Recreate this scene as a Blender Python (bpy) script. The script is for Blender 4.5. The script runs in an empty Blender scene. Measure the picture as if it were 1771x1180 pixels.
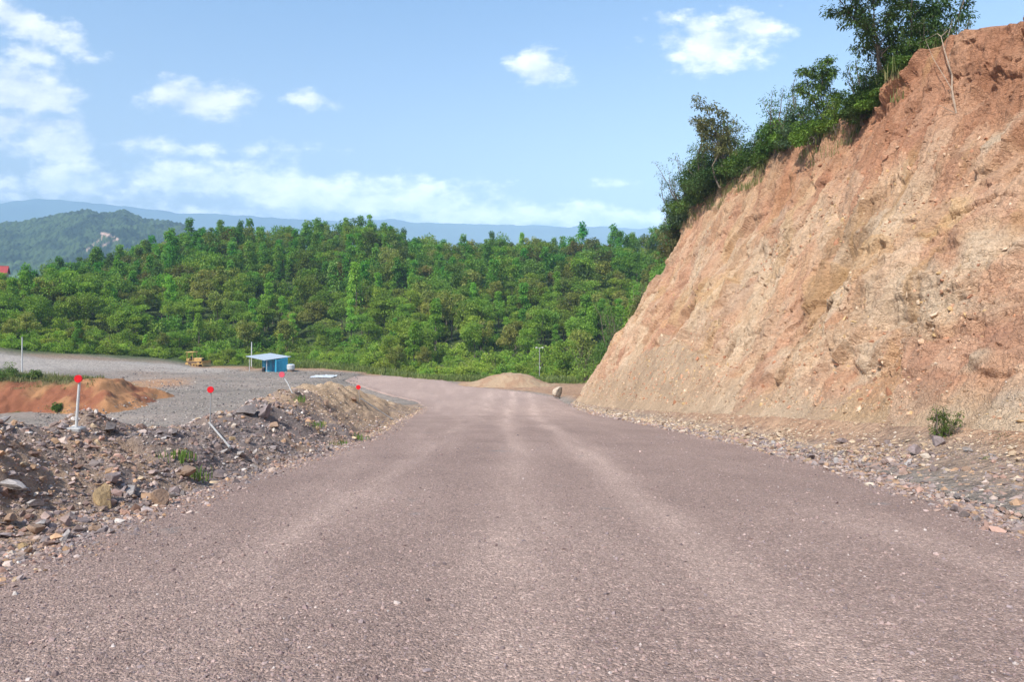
import bpy, math, random
import numpy as np
from mathutils import Vector, Matrix

SC = bpy.context.scene
COL = SC.collection
rng = np.random.default_rng(7)
random.seed(7)
F = 1181.0           # focal length in photo pixels (24 mm lens)
CX, CY = 885.5, 520  # centre column, row of the true horizon

def P(px, py, D):
    """point at forward distance D whose direction is that of a photo pixel (eye at the origin)"""
    return Vector(((px - CX) / F * D, D, (CY - py) / F * D))

# ------------------------------------------------------------------ noise
def _h(ix, iy, iz, seed):
    h = (ix.astype(np.int64) * 374761393 + iy.astype(np.int64) * 668265263 + iz.astype(np.int64) * 2147483647 + seed * 1274126177) & 0xFFFFFFFF
    h = ((h ^ (h >> 13)) * 1274126177) & 0xFFFFFFFF
    h = ((h ^ (h >> 16)) * 2246822519) & 0xFFFFFFFF
    return ((h ^ (h >> 15)) & 0xFFFFFF) / float(0xFFFFFF)

def vn(x, y, z=None, seed=0):
    """value noise in -1..1"""
    x = np.asarray(x, float); y = np.asarray(y, float)
    z = np.zeros_like(x) if z is None else np.asarray(z, float)
    ix, iy, iz = np.floor(x), np.floor(y), np.floor(z)
    fx, fy, fz = x - ix, y - iy, z - iz
    fx, fy, fz = [f * f * f * (f * (f * 6 - 15) + 10) for f in (fx, fy, fz)]
    r = 0
    for dx in (0, 1):
        wx = fx if dx else 1 - fx
        for dy in (0, 1):
            wy = fy if dy else 1 - fy
            for dz in (0, 1):
                wz = fz if dz else 1 - fz
                r = r + wx * wy * wz * _h(ix + dx, iy + dy, iz + dz, seed)
    return r * 2 - 1

def fbm(x, y, z=None, oct=4, seed=0, gain=.5):
    a, t, s = 1, 0, 0
    for o in range(oct):
        k = 2.03 ** o
        t = t + a * vn(x * k + 17.3 * o, y * k - 9.1 * o, None if z is None else z * k, seed + o)
        s += a; a *= gain
    return t / s

def cells(x, y, seed=0):
    """nearest jittered cell: returns random value, tilt x, tilt y, and the offset to the cell point"""
    ix, iy = np.floor(x), np.floor(y)
    best = np.full(x.shape, 1e9); vals = [np.zeros(x.shape) for _ in range(5)]
    zz = np.zeros_like(ix)
    for dx in (-1, 0, 1):
        for dy in (-1, 0, 1):
            cx, cy = ix + dx, iy + dy
            px = cx + _h(cx, cy, zz, seed); py = cy + _h(cx, cy, zz, seed + 1)
            ox, oy = x - px, y - py
            d = ox * ox + oy * oy
            m = d < best
            best = np.where(m, d, best)
            for k, v in enumerate((_h(cx, cy, zz, seed + 2), _h(cx, cy, zz, seed + 3) - .5, _h(cx, cy, zz, seed + 4) - .5, ox, oy)):
                vals[k] = np.where(m, v, vals[k])
    return vals

def sstep(a, b, x):
    t = np.clip((np.asarray(x, float) - a) / (b - a), 0, 1)
    return t * t * (3 - 2 * t)

def lerp_tab(x, tab):
    a = np.array(tab, float)
    return np.interp(x, a[:, 0], a[:, 1])

def smooth_tab(x, tab, w):
    """table lookup, softened over +-w"""
    return sum(lerp_tab(np.asarray(x, float) + o * w, tab) for o in (-1, -.5, 0, .5, 1)) / 5

# ------------------------------------------------------------------ mesh and tagging helpers
def mesh_np(name, V, faces, mats=None, col=None, smooth=False, parent=None, midx=None, attrs=None, me_only=False):
    """faces: (m,3) or (m,4) int array, or a list of such arrays"""
    if not isinstance(faces, list): faces = [faces]
    V = np.asarray(V, np.float32)
    me = bpy.data.meshes.new(name)
    me.vertices.add(len(V)); me.vertices.foreach_set('co', V.ravel())
    loops = np.concatenate([f.ravel() for f in faces]).astype(np.int32)
    tot = np.concatenate([np.full(len(f), f.shape[1]) for f in faces]).astype(np.int32)
    start = np.concatenate([[0], np.cumsum(tot)[:-1]]).astype(np.int32)
    me.loops.add(len(loops)); me.loops.foreach_set('vertex_index', loops)
    me.polygons.add(len(tot)); me.polygons.foreach_set('loop_start', start); me.polygons.foreach_set('loop_total', tot)
    me.polygons.foreach_set('use_smooth', np.full(len(tot), bool(smooth)))
    if midx is not None: me.polygons.foreach_set('material_index', np.asarray(midx, np.int32))
    me.update(calc_edges=True)
    if col is not None:
        c = np.ones((len(V), 4), np.float32); c[:, :3] = col
        at = me.color_attributes.new('col', 'FLOAT_COLOR', 'POINT'); at.data.foreach_set('color', c.ravel())
    for k, v in (attrs or {}).items():
        at = me.attributes.new(k, 'FLOAT', 'POINT'); at.data.foreach_set('value', np.asarray(v, np.float32))
    for m in (mats if isinstance(mats, (list, tuple)) else [mats]):
        if m: me.materials.append(m)
    if me_only: return me
    return link(name, me, parent)

def link(name, data, parent=None):
    o = bpy.data.objects.new(name, data); COL.objects.link(o)
    if parent: o.parent = parent
    return o

def tag(o, label=None, cat=None, group=None, kind=None):
    if label: o['label'] = label
    if cat: o['category'] = cat
    if group: o['group'] = group
    if kind: o['kind'] = kind
    return o

def thing(name, label, cat, loc=(0, 0, 0), rz=0, group=None):
    o = bpy.data.objects.new(name, None); COL.objects.link(o)
    o.location = loc; o.rotation_euler = (0, 0, rz); o.empty_display_size = .3
    return tag(o, label, cat, group)

def grid_faces(nr, nc):
    i = np.arange(nr * nc).reshape(nr, nc)
    return np.stack([i[:-1, :-1], i[:-1, 1:], i[1:, 1:], i[1:, :-1]], -1).reshape(-1, 4)

class MB:
    """collects simple shapes into one mesh"""
    def __init__(s): s.V, s.F4, s.F3, s.n = [], [], [], 0
    def add(s, V, F4=None, F3=None):
        V = np.asarray(V, float); s.V.append(V)
        if F4 is not None and len(F4): s.F4.append(np.asarray(F4) + s.n)
        if F3 is not None and len(F3): s.F3.append(np.asarray(F3) + s.n)
        s.n += len(V); return s
    def prism(s, base, top):
        """closed loop of base points and of top points, counter-clockwise seen from above"""
        n = len(base); V = list(base) + list(top)
        cb, ct = np.mean(base, 0), np.mean(top, 0); V += [cb, ct]
        F4 = [[k, (k + 1) % n, n + (k + 1) % n, n + k] for k in range(n)]
        F3 = [[2 * n, (k + 1) % n, k] for k in range(n)] + [[2 * n + 1, n + k, n + (k + 1) % n] for k in range(n)]
        return s.add(V, F4, F3)
    def box(s, c, d, bev=0, rz=0):
        x, y, z = np.array(d) / 2
        b = min(bev, x * .8, y * .8, z * .8)
        rings = [(-z, b), (-z + b, 0), (z - b, 0), (z, b)] if b > 0 else [(-z, 0), (z, 0)]
        lo = []
        cr, sr = math.cos(rz), math.sin(rz)
        for zz, i in rings:
            X, Y = x - i, y - i
            if b > 0: pts = [(-X, -Y + b), (-X + b, -Y), (X - b, -Y), (X, -Y + b), (X, Y - b), (X - b, Y), (-X + b, Y), (-X, Y - b)]
            else: pts = [(-X, -Y), (X, -Y), (X, Y), (-X, Y)]
            lo.append([(c[0] + p[0] * cr - p[1] * sr, c[1] + p[0] * sr + p[1] * cr, c[2] + zz) for p in pts])
        n = len(lo[0]); V = [p for r in lo for p in r]; F4 = []
        for r in range(len(lo) - 1):
            F4 += [[r * n + k, r * n + (k + 1) % n, (r + 1) * n + (k + 1) % n, (r + 1) * n + k] for k in range(n)]
        a = len(V); V += [np.mean(lo[0], 0), np.mean(lo[-1], 0)]
        F3 = [[a, (k + 1) % n, k] for k in range(n)] + [[a + 1, a - n + k, a - n + (k + 1) % n] for k in range(n)]
        return s.add(V, F4, F3)
    def tube(s, pts, rad, n=6, cap=True):
        pts = np.asarray(pts, float); m = len(pts)
        rad = np.broadcast_to(rad, (m,))
        T = np.gradient(pts, axis=0); T /= np.linalg.norm(T, axis=1, keepdims=True) + 1e-9
        ref = np.array([1., 0, 0]) if abs(T[0][0]) < .8 else np.array([0, 1., 0])
        U = np.cross(T, ref); U /= np.linalg.norm(U, axis=1, keepdims=True) + 1e-9
        W = np.cross(T, U); a = np.linspace(0, 2 * math.pi, n, endpoint=False)
        V = (pts[:, None] + rad[:, None, None] * (np.cos(a)[None, :, None] * U[:, None] + np.sin(a)[None, :, None] * W[:, None])).reshape(-1, 3)
        F4 = [[r * n + k, r * n + (k + 1) % n, (r + 1) * n + (k + 1) % n, (r + 1) * n + k] for r in range(m - 1) for k in range(n)]
        F3 = []
        if cap:
            V = np.vstack([V, pts[0], pts[-1]]); b = m * n
            F3 = [[b, (k + 1) % n, k] for k in range(n)] + [[b + 1, b - n + k, b - n + (k + 1) % n] for k in range(n)]
        return s.add(V, F4, F3)
    def build(s, name, mat, parent=None, smooth=False, me_only=False):
        fs = ([np.concatenate(s.F4)] if s.F4 else []) + ([np.concatenate(s.F3)] if s.F3 else [])
        return mesh_np(name, np.concatenate(s.V), fs, mat, smooth=smooth, parent=parent, me_only=me_only)

# ------------------------------------------------------------------ materials
class NT:
    def __init__(s, name):
        s.m = bpy.data.materials.new(name); s.m.use_nodes = True
        s.t = s.m.node_tree; s.t.nodes.clear()
        s.out = s.t.nodes.new('ShaderNodeOutputMaterial')
    def n(s, typ, **kw):
        nd = s.t.nodes.new(typ)
        for k, v in kw.items():
            if k.startswith('i_'):
                key = k[2:]; key = int(key) if key.isdigit() else key.replace('_', ' ')
                s.set(nd.inputs[key], v)
            else: setattr(nd, k, v)
        return nd
    def set(s, inp, v):
        if isinstance(v, bpy.types.NodeSocket): s.t.links.new(v, inp)
        elif isinstance(v, bpy.types.Node): s.t.links.new(v.outputs[0], inp)
        else: inp.default_value = v
    def math(s, op, a, b=None, c=None, clamp=False):
        nd = s.n('ShaderNodeMath', operation=op, use_clamp=clamp)
        for k, v in enumerate((a, b, c)):
            if v is not None: s.set(nd.inputs[k], v)
        return nd.outputs[0]
    def mix(s, f, a, b, blend='MIX'):
        nd = s.n('ShaderNodeMix', data_type='RGBA', blend_type=blend)
        s.set(nd.inputs[0], f)
        for k, v in ((6, a), (7, b)): s.set(nd.inputs[k], (*v, 1) if isinstance(v, tuple) and len(v) == 3 else v)
        return nd.outputs[2]
    def noise(s, scale, vec=None, detail=4, rough=.55, out='Fac', dist=0):
        nd = s.n('ShaderNodeTexNoise', i_Scale=scale, i_Detail=detail, i_Roughness=rough, i_Distortion=dist)
        if vec is not None: s.set(nd.inputs['Vector'], vec)
        return nd.outputs[out]
    def ramp(s, f, *stops):
        nd = s.n('ShaderNodeValToRGB'); s.set(nd.inputs[0], f); e = nd.color_ramp.elements
        while len(e) < len(stops): e.new(.5)
        for el, (p, c) in zip(e, stops):
            el.position = p; el.color = (*c, 1) if isinstance(c, tuple) else (c, c, c, 1)
        return nd.outputs[0]
    def obj(s): return s.n('ShaderNodeTexCoord').outputs['Object']
    def attr(s, name, out='Color'): return s.n('ShaderNodeAttribute', attribute_name=name).outputs[out]
    def bump(s, h, strength, dist, normal=None):
        nd = s.n('ShaderNodeBump', i_Strength=strength, i_Distance=dist, i_Height=h)
        if normal is not None: s.set(nd.inputs['Normal'], normal)
        return nd.outputs[0]
    def finish(s, color, rough=.8, normal=None, spec=.3, metal=0):
        b = s.n('ShaderNodeBsdfPrincipled', i_Roughness=rough, i_Metallic=metal)
        b.inputs['Specular IOR Level'].default_value = spec
        s.set(b.inputs['Base Color'], (*color, 1) if isinstance(color, tuple) and len(color) == 3 else color)
        if normal is not None: s.set(b.inputs['Normal'], normal)
        s.t.links.new(b.outputs[0], s.out.inputs[0]); return s.m

def mat_plain(name, c, rough=.6, metal=0, spec=.4, var=.15, scale=8):
    k = NT(name); f = k.noise(scale, k.obj())
    d = tuple(x * (1 - var) for x in c); l = tuple(min(1, x * (1 + var)) for x in c)
    return k.finish(k.ramp(f, (.3, d), (.7, l)), rough, None, spec, metal)

def mat_road():
    k = NT('crushed_gravel_road'); v = k.obj()
    base = k.ramp(k.noise(.35, v, 5, .6), (.3, (.225, .17, .155)), (.7, (.295, .226, .205)))
    tr = k.attr('track', 'Fac')
    base = k.mix(tr, base, (.45, .355, .32))
    v1 = k.n('ShaderNodeTexVoronoi', i_Scale=50.); k.set(v1.inputs['Vector'], v)
    v2 = k.n('ShaderNodeTexVoronoi', i_Scale=120.); k.set(v2.inputs['Vector'], v)
    bw1 = k.n('ShaderNodeSeparateColor'); k.set(bw1.inputs[0], v1.outputs['Color'])
    bw2 = k.n('ShaderNodeSeparateColor'); k.set(bw2.inputs[0], v2.outputs['Color'])
    g1 = k.ramp(bw1.outputs[0], (0, .7), (.5, .98), (.85, 1.1), (.97, 1.55))
    g2 = k.ramp(bw2.outputs[1], (0, .78), (.6, 1.), (.95, 1.3))
    c = k.mix(1, k.mix(1, base, g1, 'MULTIPLY'), g2, 'MULTIPLY')
    sp = k.noise(14, v, 3, .7)
    c = k.mix(1, c, k.ramp(sp, (.3, .86), (.7, 1.14)), 'MULTIPLY')
    grey = k.ramp(k.noise(1.1, v, 3, .6), (.66, 0.), (.74, .55))
    c = k.mix(grey, c, k.mix(1, (.2, .2, .205), g1, 'MULTIPLY'))
    h = k.math('ADD', k.math('MULTIPLY', v1.outputs['Distance'], -.9), k.math('MULTIPLY', v2.outputs['Distance'], -.5))
    h = k.math('ADD', h, k.math('MULTIPLY', sp, 1.0))
    c = k.mix(1, c, (1.2, 1.09, .985), 'MULTIPLY')
    return k.finish(c, .9, k.bump(h, .8, .02), .25)

def mat_yard():
    k = NT('grey_gravel_yard'); v = k.obj()
    stretch = k.n('ShaderNodeMapping'); k.set(stretch.inputs[0], v); stretch.inputs['Scale'].default_value = (.07, .2, .3)
    f = k.noise(1, stretch.outputs[0], 5, .65)
    c = k.ramp(f, (.28, (.185, .155, .13)), (.45, (.27, .225, .185)), (.6, (.33, .265, .22)), (.75, (.42, .335, .265)))
    c = k.mix(k.attr('pale', 'Fac'), c, k.ramp(k.noise(.6, v, 4), (.3, (.40, .345, .30)), (.7, (.50, .43, .37))))
    c = k.mix(k.attr('soil', 'Fac'), c, k.ramp(k.noise(.8, v, 5), (.3, (.38, .2, .11)), (.7, (.52, .31, .18))))
    c = k.mix(k.attr('green', 'Fac'), c, k.ramp(k.noise(.5, v, 5), (.3, (.045, .07, .02)), (.7, (.085, .12, .03))))
    sp = k.noise(3.2, v, 4, .75)
    c = k.mix(1, c, k.ramp(sp, (.3, .6), (.5, 1.), (.7, 1.35)), 'MULTIPLY')
    return k.finish(c, .95, k.bump(sp, .8, .4), .2)

def mat_earth(name, scale=1., bump=.5, stones=True):
    """uses the mesh colour 'col' with fine grain on top"""
    k = NT(name); v = k.obj(); c = k.attr('col')
    n1 = k.noise(6 * scale, v, 6, .7); n2 = k.noise(26 * scale, v, 4, .7)
    c = k.mix(1, c, k.ramp(n1, (.28, .74), (.5, 1.), (.74, 1.24)), 'MULTIPLY')
    c = k.mix(1, c, k.ramp(n2, (.3, .84), (.7, 1.16)), 'MULTIPLY')
    vo = k.n('ShaderNodeTexVoronoi', i_Scale=7. * scale, feature='DISTANCE_TO_EDGE'); 
    wob = k.n('ShaderNodeVectorMath', operation='ADD'); k.set(wob.inputs[0], v); 
    w2 = k.n('ShaderNodeVectorMath', operation='SCALE', i_Scale=.25); k.set(w2.inputs[0], k.noise(3 * scale, v, 3, .6, 'Color')); k.set(wob.inputs[1], w2.outputs[0])
    k.set(vo.inputs['Vector'], wob.outputs[0])
    ed = k.math('MINIMUM', vo.outputs['Distance'], .12)
    h = k.math('ADD', k.math('ADD', n1, k.math('MULTIPLY', n2, .45)), k.math('MULTIPLY', ed, 2.5 if stones else .5))
    return k.finish(c, .95, k.bump(h, bump, .12), .15)

def mat_stone(name='broken_stone'):
    k = NT(name); v = k.obj(); c = k.attr('col')
    n = k.noise(9, v, 5, .65)
    c = k.mix(1, c, k.ramp(n, (.3, .75), (.7, 1.25)), 'MULTIPLY')
    return k.finish(c, .85, k.bump(n, .4, .03), .3)

def mat_leaf(name, trans=.28, hue=.02, val=.25, rough=.5):
    k = NT(name); c = k.attr('col')
    r = k.n('ShaderNodeObjectInfo').outputs['Random']
    hs = k.n('ShaderNodeHueSaturation'); k.set(hs.inputs['Color'], c)
    k.set(hs.inputs['Hue'], k.math('MULTIPLY_ADD', r, hue * 2, .5 - hue))
    r2 = k.math('FRACT', k.math('MULTIPLY', r, 17.31))
    k.set(hs.inputs['Value'], k.math('MULTIPLY_ADD', r2, val * 2, 1 - val))
    b = k.n('ShaderNodeBsdfPrincipled', i_Roughness=rough); b.inputs['Specular IOR Level'].default_value = .18
    k.set(b.inputs['Base Color'], hs.outputs[0])
    t = k.n('ShaderNodeBsdfTranslucent'); k.set(t.inputs[0], k.mix(1, hs.outputs[0], (1.25, 1.3, .6), 'MULTIPLY'))
    mx = k.n('ShaderNodeMixShader', i_0=trans); k.set(mx.inputs[1], b.outputs[0]); k.set(mx.inputs[2], t.outputs[0])
    k.t.links.new(mx.outputs[0], k.out.inputs[0]); return k.m

M_road, M_yard = mat_road(), mat_yard()
M_cut = mat_earth('weathered_cut_earth', 1.25, .8)
M_soil = mat_earth('loose_soil', 2., .6)
M_stone = mat_stone()
M_leaf = mat_leaf('green_leaves', .35, .02, .24)
M_leafN = mat_leaf('crest_leaves', .22, .015, .2, .45)
M_grass = mat_leaf('grass_blades', .3, .0, .0, .6)
M_bark = mat_plain('grey_bark', (.16, .125, .095), .9, var=.35, scale=5)
M_dead = mat_plain('bleached_wood', (.34, .25, .18), .85, var=.25, scale=4)

# ------------------------------------------------------------------ terrain functions (eye at the origin, y forward)
def zroad(y):
    y = np.asarray(y, float)
    a = np.clip(y - 45, 0, 35)
    far = np.clip(y - 80, 0, None)
    return -1.6 - .134 * np.clip(y, -25, 45) - (.134 * a - .5 * .114 * a * a / 35) - .018 * np.minimum(far, 15) - .05 * np.clip(far - 15, 0, 12)

FOOT = [(-30, -4.9), (4, -4.75), (6.4, -4.8), (11, -5.15), (20, -5.0), (26, -5.25), (40, -6.6), (58, -7.5), (66, -9), (75, -14), (90, -22)]
EDGE_R = [(-30, 6.3), (5, 6.2), (8, 6.2), (13, 6.85), (20, 7.0), (36, 6.5), (55, 5.4), (63, 5.0), (70, 4.6), (76, 2), (82, -5), (90, -9), (100, -14)]
TOE = [(-30, 10.4), (0, 10.1), (8, 9.7), (14, 9.3), (22, 8.7), (34, 7.8), (46, 7.0), (56, 6.3), (62, 5.9), (66, 5.9), (100, 6)]
CRX = [(-30, 19.2), (0, 18.8), (12, 18.4), (22, 17.9), (29, 17.6), (57, 17.5), (63.5, 16.4), (66, 16.2), (100, 16)]
CRZ = [(-30, 9.2), (12, 9.0), (20, 8.9), (22, 9.1), (23.6, 9.45), (25, 10.0), (26.5, 10.35), (29.3, 10.5), (31.5, 9.7), (33.6, 9.3), (42, 9.9), (49, 10.0), (57, 9.6), (60, 8.6), (63.5, 6.6), (66, 5.7)]
YARD = -10.5
xfoot = lambda y: smooth_tab(y, FOOT, .6)
xedge = lambda y: smooth_tab(y, EDGE_R, .8)
xtoe = lambda y: smooth_tab(y, TOE, 1.)
xcr = lambda y: smooth_tab(y, CRX, .8)
zcr = lambda y: smooth_tab(y, CRZ, .5)
toe_rise = lambda y: lerp_tab(y, [(0, .95), (14, .85), (30, .7), (60, .45)])
ztoe = lambda y: zroad(y) + toe_rise(y)

DB = [(-400, 101), (60, 103), (160, 109), (300, 117), (560, 117), (640, 108), (720, 98), (780, 95), (1000, 92), (1200, 90), (1500, 90)]
RIDGE_Y = [(-400, 455), (0, 458), (25, 462), (50, 474), (100, 468), (200, 444), (270, 422), (330, 409), (390, 397), (480, 402), (560, 396), (640, 388), (700, 405), (760, 423), (850, 417), (950, 417), (1050, 417), (1120, 398), (1170, 388), (1300, 370), (1700, 360)]
RR = [(-400, 235), (700, 235), (1000, 220), (1170, 190), (1300, 180), (1700, 170)]
TREE_H = 7.6

def hill_z(x, y):
    px = CX + F * x / np.maximum(y, 20)
    db = smooth_tab(px, DB, 20); R = lerp_tab(px, RR)
    zr = (CY - smooth_tab(px, RIDGE_Y, 12)) / F * R - TREE_H
    b = -11.2 + .155 * np.clip(-50 - x, 0, 40)
    t = np.clip((y - db) / (R - db), 0, 1)
    f = .35 * t + .65 * t * t * (3 - 2 * t)
    z = b + (zr - b) * f
    z = z + 1.6 * fbm(x / 22, y / 22, oct=3, seed=31) * sstep(0, .12, t)
    over = np.clip(y - R, 0, None)
    down = (zr + 62) * sstep(0, 300, over)
    return z - down, t, over

def Hbase(x, y):
    x = np.asarray(x, float); y = np.asarray(y, float)
    zr = zroad(y)
    # left of the road: falls off to the yard
    d = xfoot(y) - x
    zl = zr - .62 * np.clip(d - 3.2, 0, None)
    yard = YARD + .155 * np.clip(-50 - x, 0, 40) * sstep(70, 92, y) + .12 * np.clip(-52 - x, 0, 60) * sstep(40, 62, y) * (1 - sstep(70, 92, y))
    yard = yard - .35 * sstep(95, 120, y)
    zl = np.maximum(zl, yard)
    # in the far flat everything meets the yard level
    zl = zl + (np.where(x > -42, np.maximum(np.minimum(yard, zr + .2), zr - .02 - .1 * np.clip(d, 0, 60)), yard) - zl) * sstep(58, 70, y)
    # right of the road: rises to the toe of the cut
    e = xedge(y); tt = np.clip((x - e) / np.maximum(xtoe(y) - e, .3), 0, 1.6)
    zri = zr + toe_rise(y) * np.clip(tt, 0, 1) ** 1.4
    z = np.where(x < xfoot(y), zl, np.where(x > e, zri, zr))
    z = np.where((y > 70) & (x > e), zr, z)
    hz, t, over = hill_z(x, y)
    px = CX + F * x / np.maximum(y, 20)
    db = smooth_tab(px, DB, 20)
    w = sstep(-8, 6, y - db) * (y > 60)
    z = z * (1 - w) + hz * w
    r = np.hypot(x, y)
    side = sstep(150, 420, np.where(y < 80, r, 0))
    z = z * (1 - side) + (-60) * side
    return z

# ------------------------------------------------------------------ ground sheet (polar, fine ahead and coarse behind)
def build_ground():
    az = np.concatenate([np.linspace(-180, -52, 70, endpoint=False), np.linspace(-52, 46, 620, endpoint=False), np.linspace(46, 180, 70)]) * math.pi / 180
    r = np.concatenate([[.05, .6, 1.2], np.geomspace(1.6, 420, 640), np.geomspace(440, 7500, 60)])
    A, Rr = np.meshgrid(az, r)
    X, Y = Rr * np.sin(A), Rr * np.cos(A)
    Z = Hbase(X, Y)
    # under the finer sheets the ground lies a little lower
    inroad = ((X > xfoot(Y) - .2) & (X < xedge(Y) + .2) & (Y < 96) & (Y > -20))
    Z = Z + np.where(inroad, -.12, 0)
    Z = Z + .05 * fbm(X / 1.5, Y / 1.5, oct=4, seed=3) * sstep(3, 12, Rr) * (Rr < 200) * ~inroad
    Z = Z + 6 * fbm(X / 160, Y / 160, oct=4, seed=5) * sstep(500, 900, Rr)
    hz, t, over = hill_z(X, Y)
    px = CX + F * X / np.maximum(Y, 20)
    db = smooth_tab(px, DB, 20)
    green = np.maximum(sstep(-9, 0, Y - db + 3 * fbm(X / 6, Y / 6, seed=9)) * (Y > 60), sstep(230, 300, Rr))
    green = np.maximum(green, sstep(0, 4, -X - 44 - .0 * Y + 2 * fbm(X / 5, Y / 5, seed=12)) * sstep(66, 69, Y) * (1 - sstep(80, 88, Y + 3 * fbm(X / 5, Y / 5, seed=2))))
    soil = .4 * sstep(-.05, .4, fbm(X / 14, Y / 9, seed=21)) * sstep(88, 100, Y) + .9 * sstep(-14, -5, Y - db) * (Y > 60) * (px < 660) * (px > 330)
    dsp = np.hypot((X + 46) / 5.5, (Y - 86) / 6); soil = np.maximum(soil, sstep(1.25, .5, dsp + .3 * fbm(X / 4, Y / 4, seed=4)))
    e = xedge(Y); soil = np.maximum(soil, sstep(.3, 1.4, X - e) * (Y < 97) * .8 * (.4 + .6 * np.maximum(sstep(13, 19, Y), sstep(1.6, 2.6, X - e))))
    pale = .8 * sstep(-20, -15, Y - db + 2 * fbm(X / 9, Y / 4, seed=14)) * sstep(-7, -10, Y - db) * (px < 470) * (Y > 60) * sstep(470, 330, px)
    soil = np.where((X < xfoot(Y)) & (Y < 62) & (X > -26), .5, soil)
    o = mesh_np('ground', np.stack([X, Y, Z], -1).reshape(-1, 3), grid_faces(*X.shape), M_yard, smooth=True,
                attrs={'pale': np.clip(pale, 0, 1).ravel(), 'soil': np.clip(soil * (1 - pale), 0, 1).ravel(), 'green': np.clip(green, 0, 1).ravel()})
    return tag(o, 'pale grey gravel yard and green ground reaching to the hills', kind='structure')

def road_z(x, y, fine=True):
    z = zroad(y) + .025 * fbm(x / 1.3, y / 2.5, oct=3, seed=41)
    u = x
    rut = np.exp(-((u - 1.75 - .25 * np.sin(y / 9)) / .42) ** 2) + np.exp(-((u + .15 - .25 * np.sin(y / 9)) / .42) ** 2)
    z = z - .018 * rut * (y < 60)
    if fine: z = z + .009 * fbm(x / .12, y / .12, oct=3, seed=43)
    ed = np.minimum(x - xfoot(y), xedge(y) - x) + .22 * fbm(x / .5, y / .5, oct=3, seed=44)
    return z + .01 - .35 * (1 - sstep(-.35, .12, ed)), rut

def build_road():
    y = np.concatenate([np.linspace(-20, 1.2, 50, endpoint=False), np.geomspace(1.2, 96, 900)])
    u = np.linspace(-.06, 1.06, 420)
    Yg, U = np.meshgrid(y, u, indexing='ij')
    X = xfoot(Yg) + (xedge(Yg) - xfoot(Yg)) * U
    Z, rut = road_z(X, Yg)
    tr = .72 * rut * (.6 + .7 * fbm(X / .5, Yg / 3.5, oct=4, seed=51)) + .35 * np.clip(fbm(X / .7 + .12 * Yg, Yg / 7, oct=4, seed=52), 0, 1)
    tr += .35 * np.exp(-((X + 2.4) / .6) ** 2) * (.5 + fbm(X / .6, Yg / 4, oct=3, seed=53))
    tr += .35 * sstep(25, 60, Yg) + .3 * np.clip(fbm(X / 1.6, Yg / 6, oct=4, seed=55), 0, 1)
    tr -= .2 * sstep(1.8, .2, np.minimum(X - xfoot(Yg), xedge(Yg) - X))
    tr = np.clip(tr, 0, 1)
    o = mesh_np('road', np.stack([X, Yg, Z], -1).reshape(-1, 3), grid_faces(*X.shape), M_road, smooth=True, attrs={'track': tr.ravel()})
    return tag(o, 'mauve grey crushed gravel road running downhill', kind='structure')

# ------------------------------------------------------------------ left rubble bank
BERM_H = [(-12, 1.2), (4, 1.25), (9.8, 1.17), (13, 1.0), (15.7, .82), (17.5, .95), (19, 1.15), (22.7, 1.35), (27, 1.7), (32, 1.9), (38, 1.9), (45, 1.65), (50, 1.2), (54, .5), (57.5, 0), (60, -.5), (63, -1.2)]
BERM_C = [(-12, 2.4), (20, 2.4), (28, 3.0), (36, 3.6), (46, 3.2), (60, 2.5)]
def berm_z(x, y, rough=True):
    f = xfoot(y); d = f - x + .3 * fbm(x / .9, y / .9, oct=3, seed=64)
    c = lerp_tab(y, BERM_C); h = smooth_tab(y, BERM_H, .8)
    up = np.clip(d / c, -1, 1)
    prof = np.where(d < c, np.where(up > 0, .35 * up + .65 * sstep(0, 1, up), up * 1.), 1 - np.clip((d - c - .3) * .45 / np.maximum(h, .5), 0, 40))
    z = zroad(y) + np.where(prof >= 0, h * prof, np.maximum(h, .5) * prof)
    if rough:
        k = sstep(-.2, .8, d)
        z = z + k * (.3 * fbm(x / 1.4, y / 1.4, oct=3, seed=61) + .1 * fbm(x / .35, y / .35, oct=4, seed=62) + .05 * np.abs(fbm(x / .12, y / .12, oct=2, seed=63)))
    return z
def build_berm():
    y = np.concatenate([np.linspace(-12, 3, 60, endpoint=False), np.geomspace(3, 62.5, 640)])
    q = np.linspace(-.7, 9.5, 230)
    Yg, Q = np.meshgrid(y, q, indexing='ij')
    X = xfoot(Yg) - Q
    Z = berm_z(X, Yg)
    m = fbm(X / 1.6, Yg / 1.6, oct=4, seed=71); m2 = fbm(X / .5, Yg / .5, oct=3, seed=72)
    grey, brown, tan = np.array([.225, .18, .16]), np.array([.36, .25, .175]), np.array([.55, .385, .245])
    t1 = sstep(-.3, .35, m + .4 * m2)[..., None]
    c = grey * (1 - t1) + brown * t1
    far = sstep(21, 30, Yg + 2.5 * m)[..., None]
    up = sstep(.2, 1.1, (Q - .7 + .5 * m2))[..., None]
    c = c * (1 - far * (.35 + .65 * up)) + tan * (.9 + .25 * m2[..., None]) * far * (.35 + .65 * up)
    o = mesh_np('rubble_bank', np.stack([X, Yg, Z], -1).reshape(-1, 3), grid_faces(*X.shape)[:, ::-1], M_soil, col=c.reshape(-1, 3), smooth=True)
    return tag(o, 'long bank of rubble and soil along the left edge of the road', kind='structure')

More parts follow.
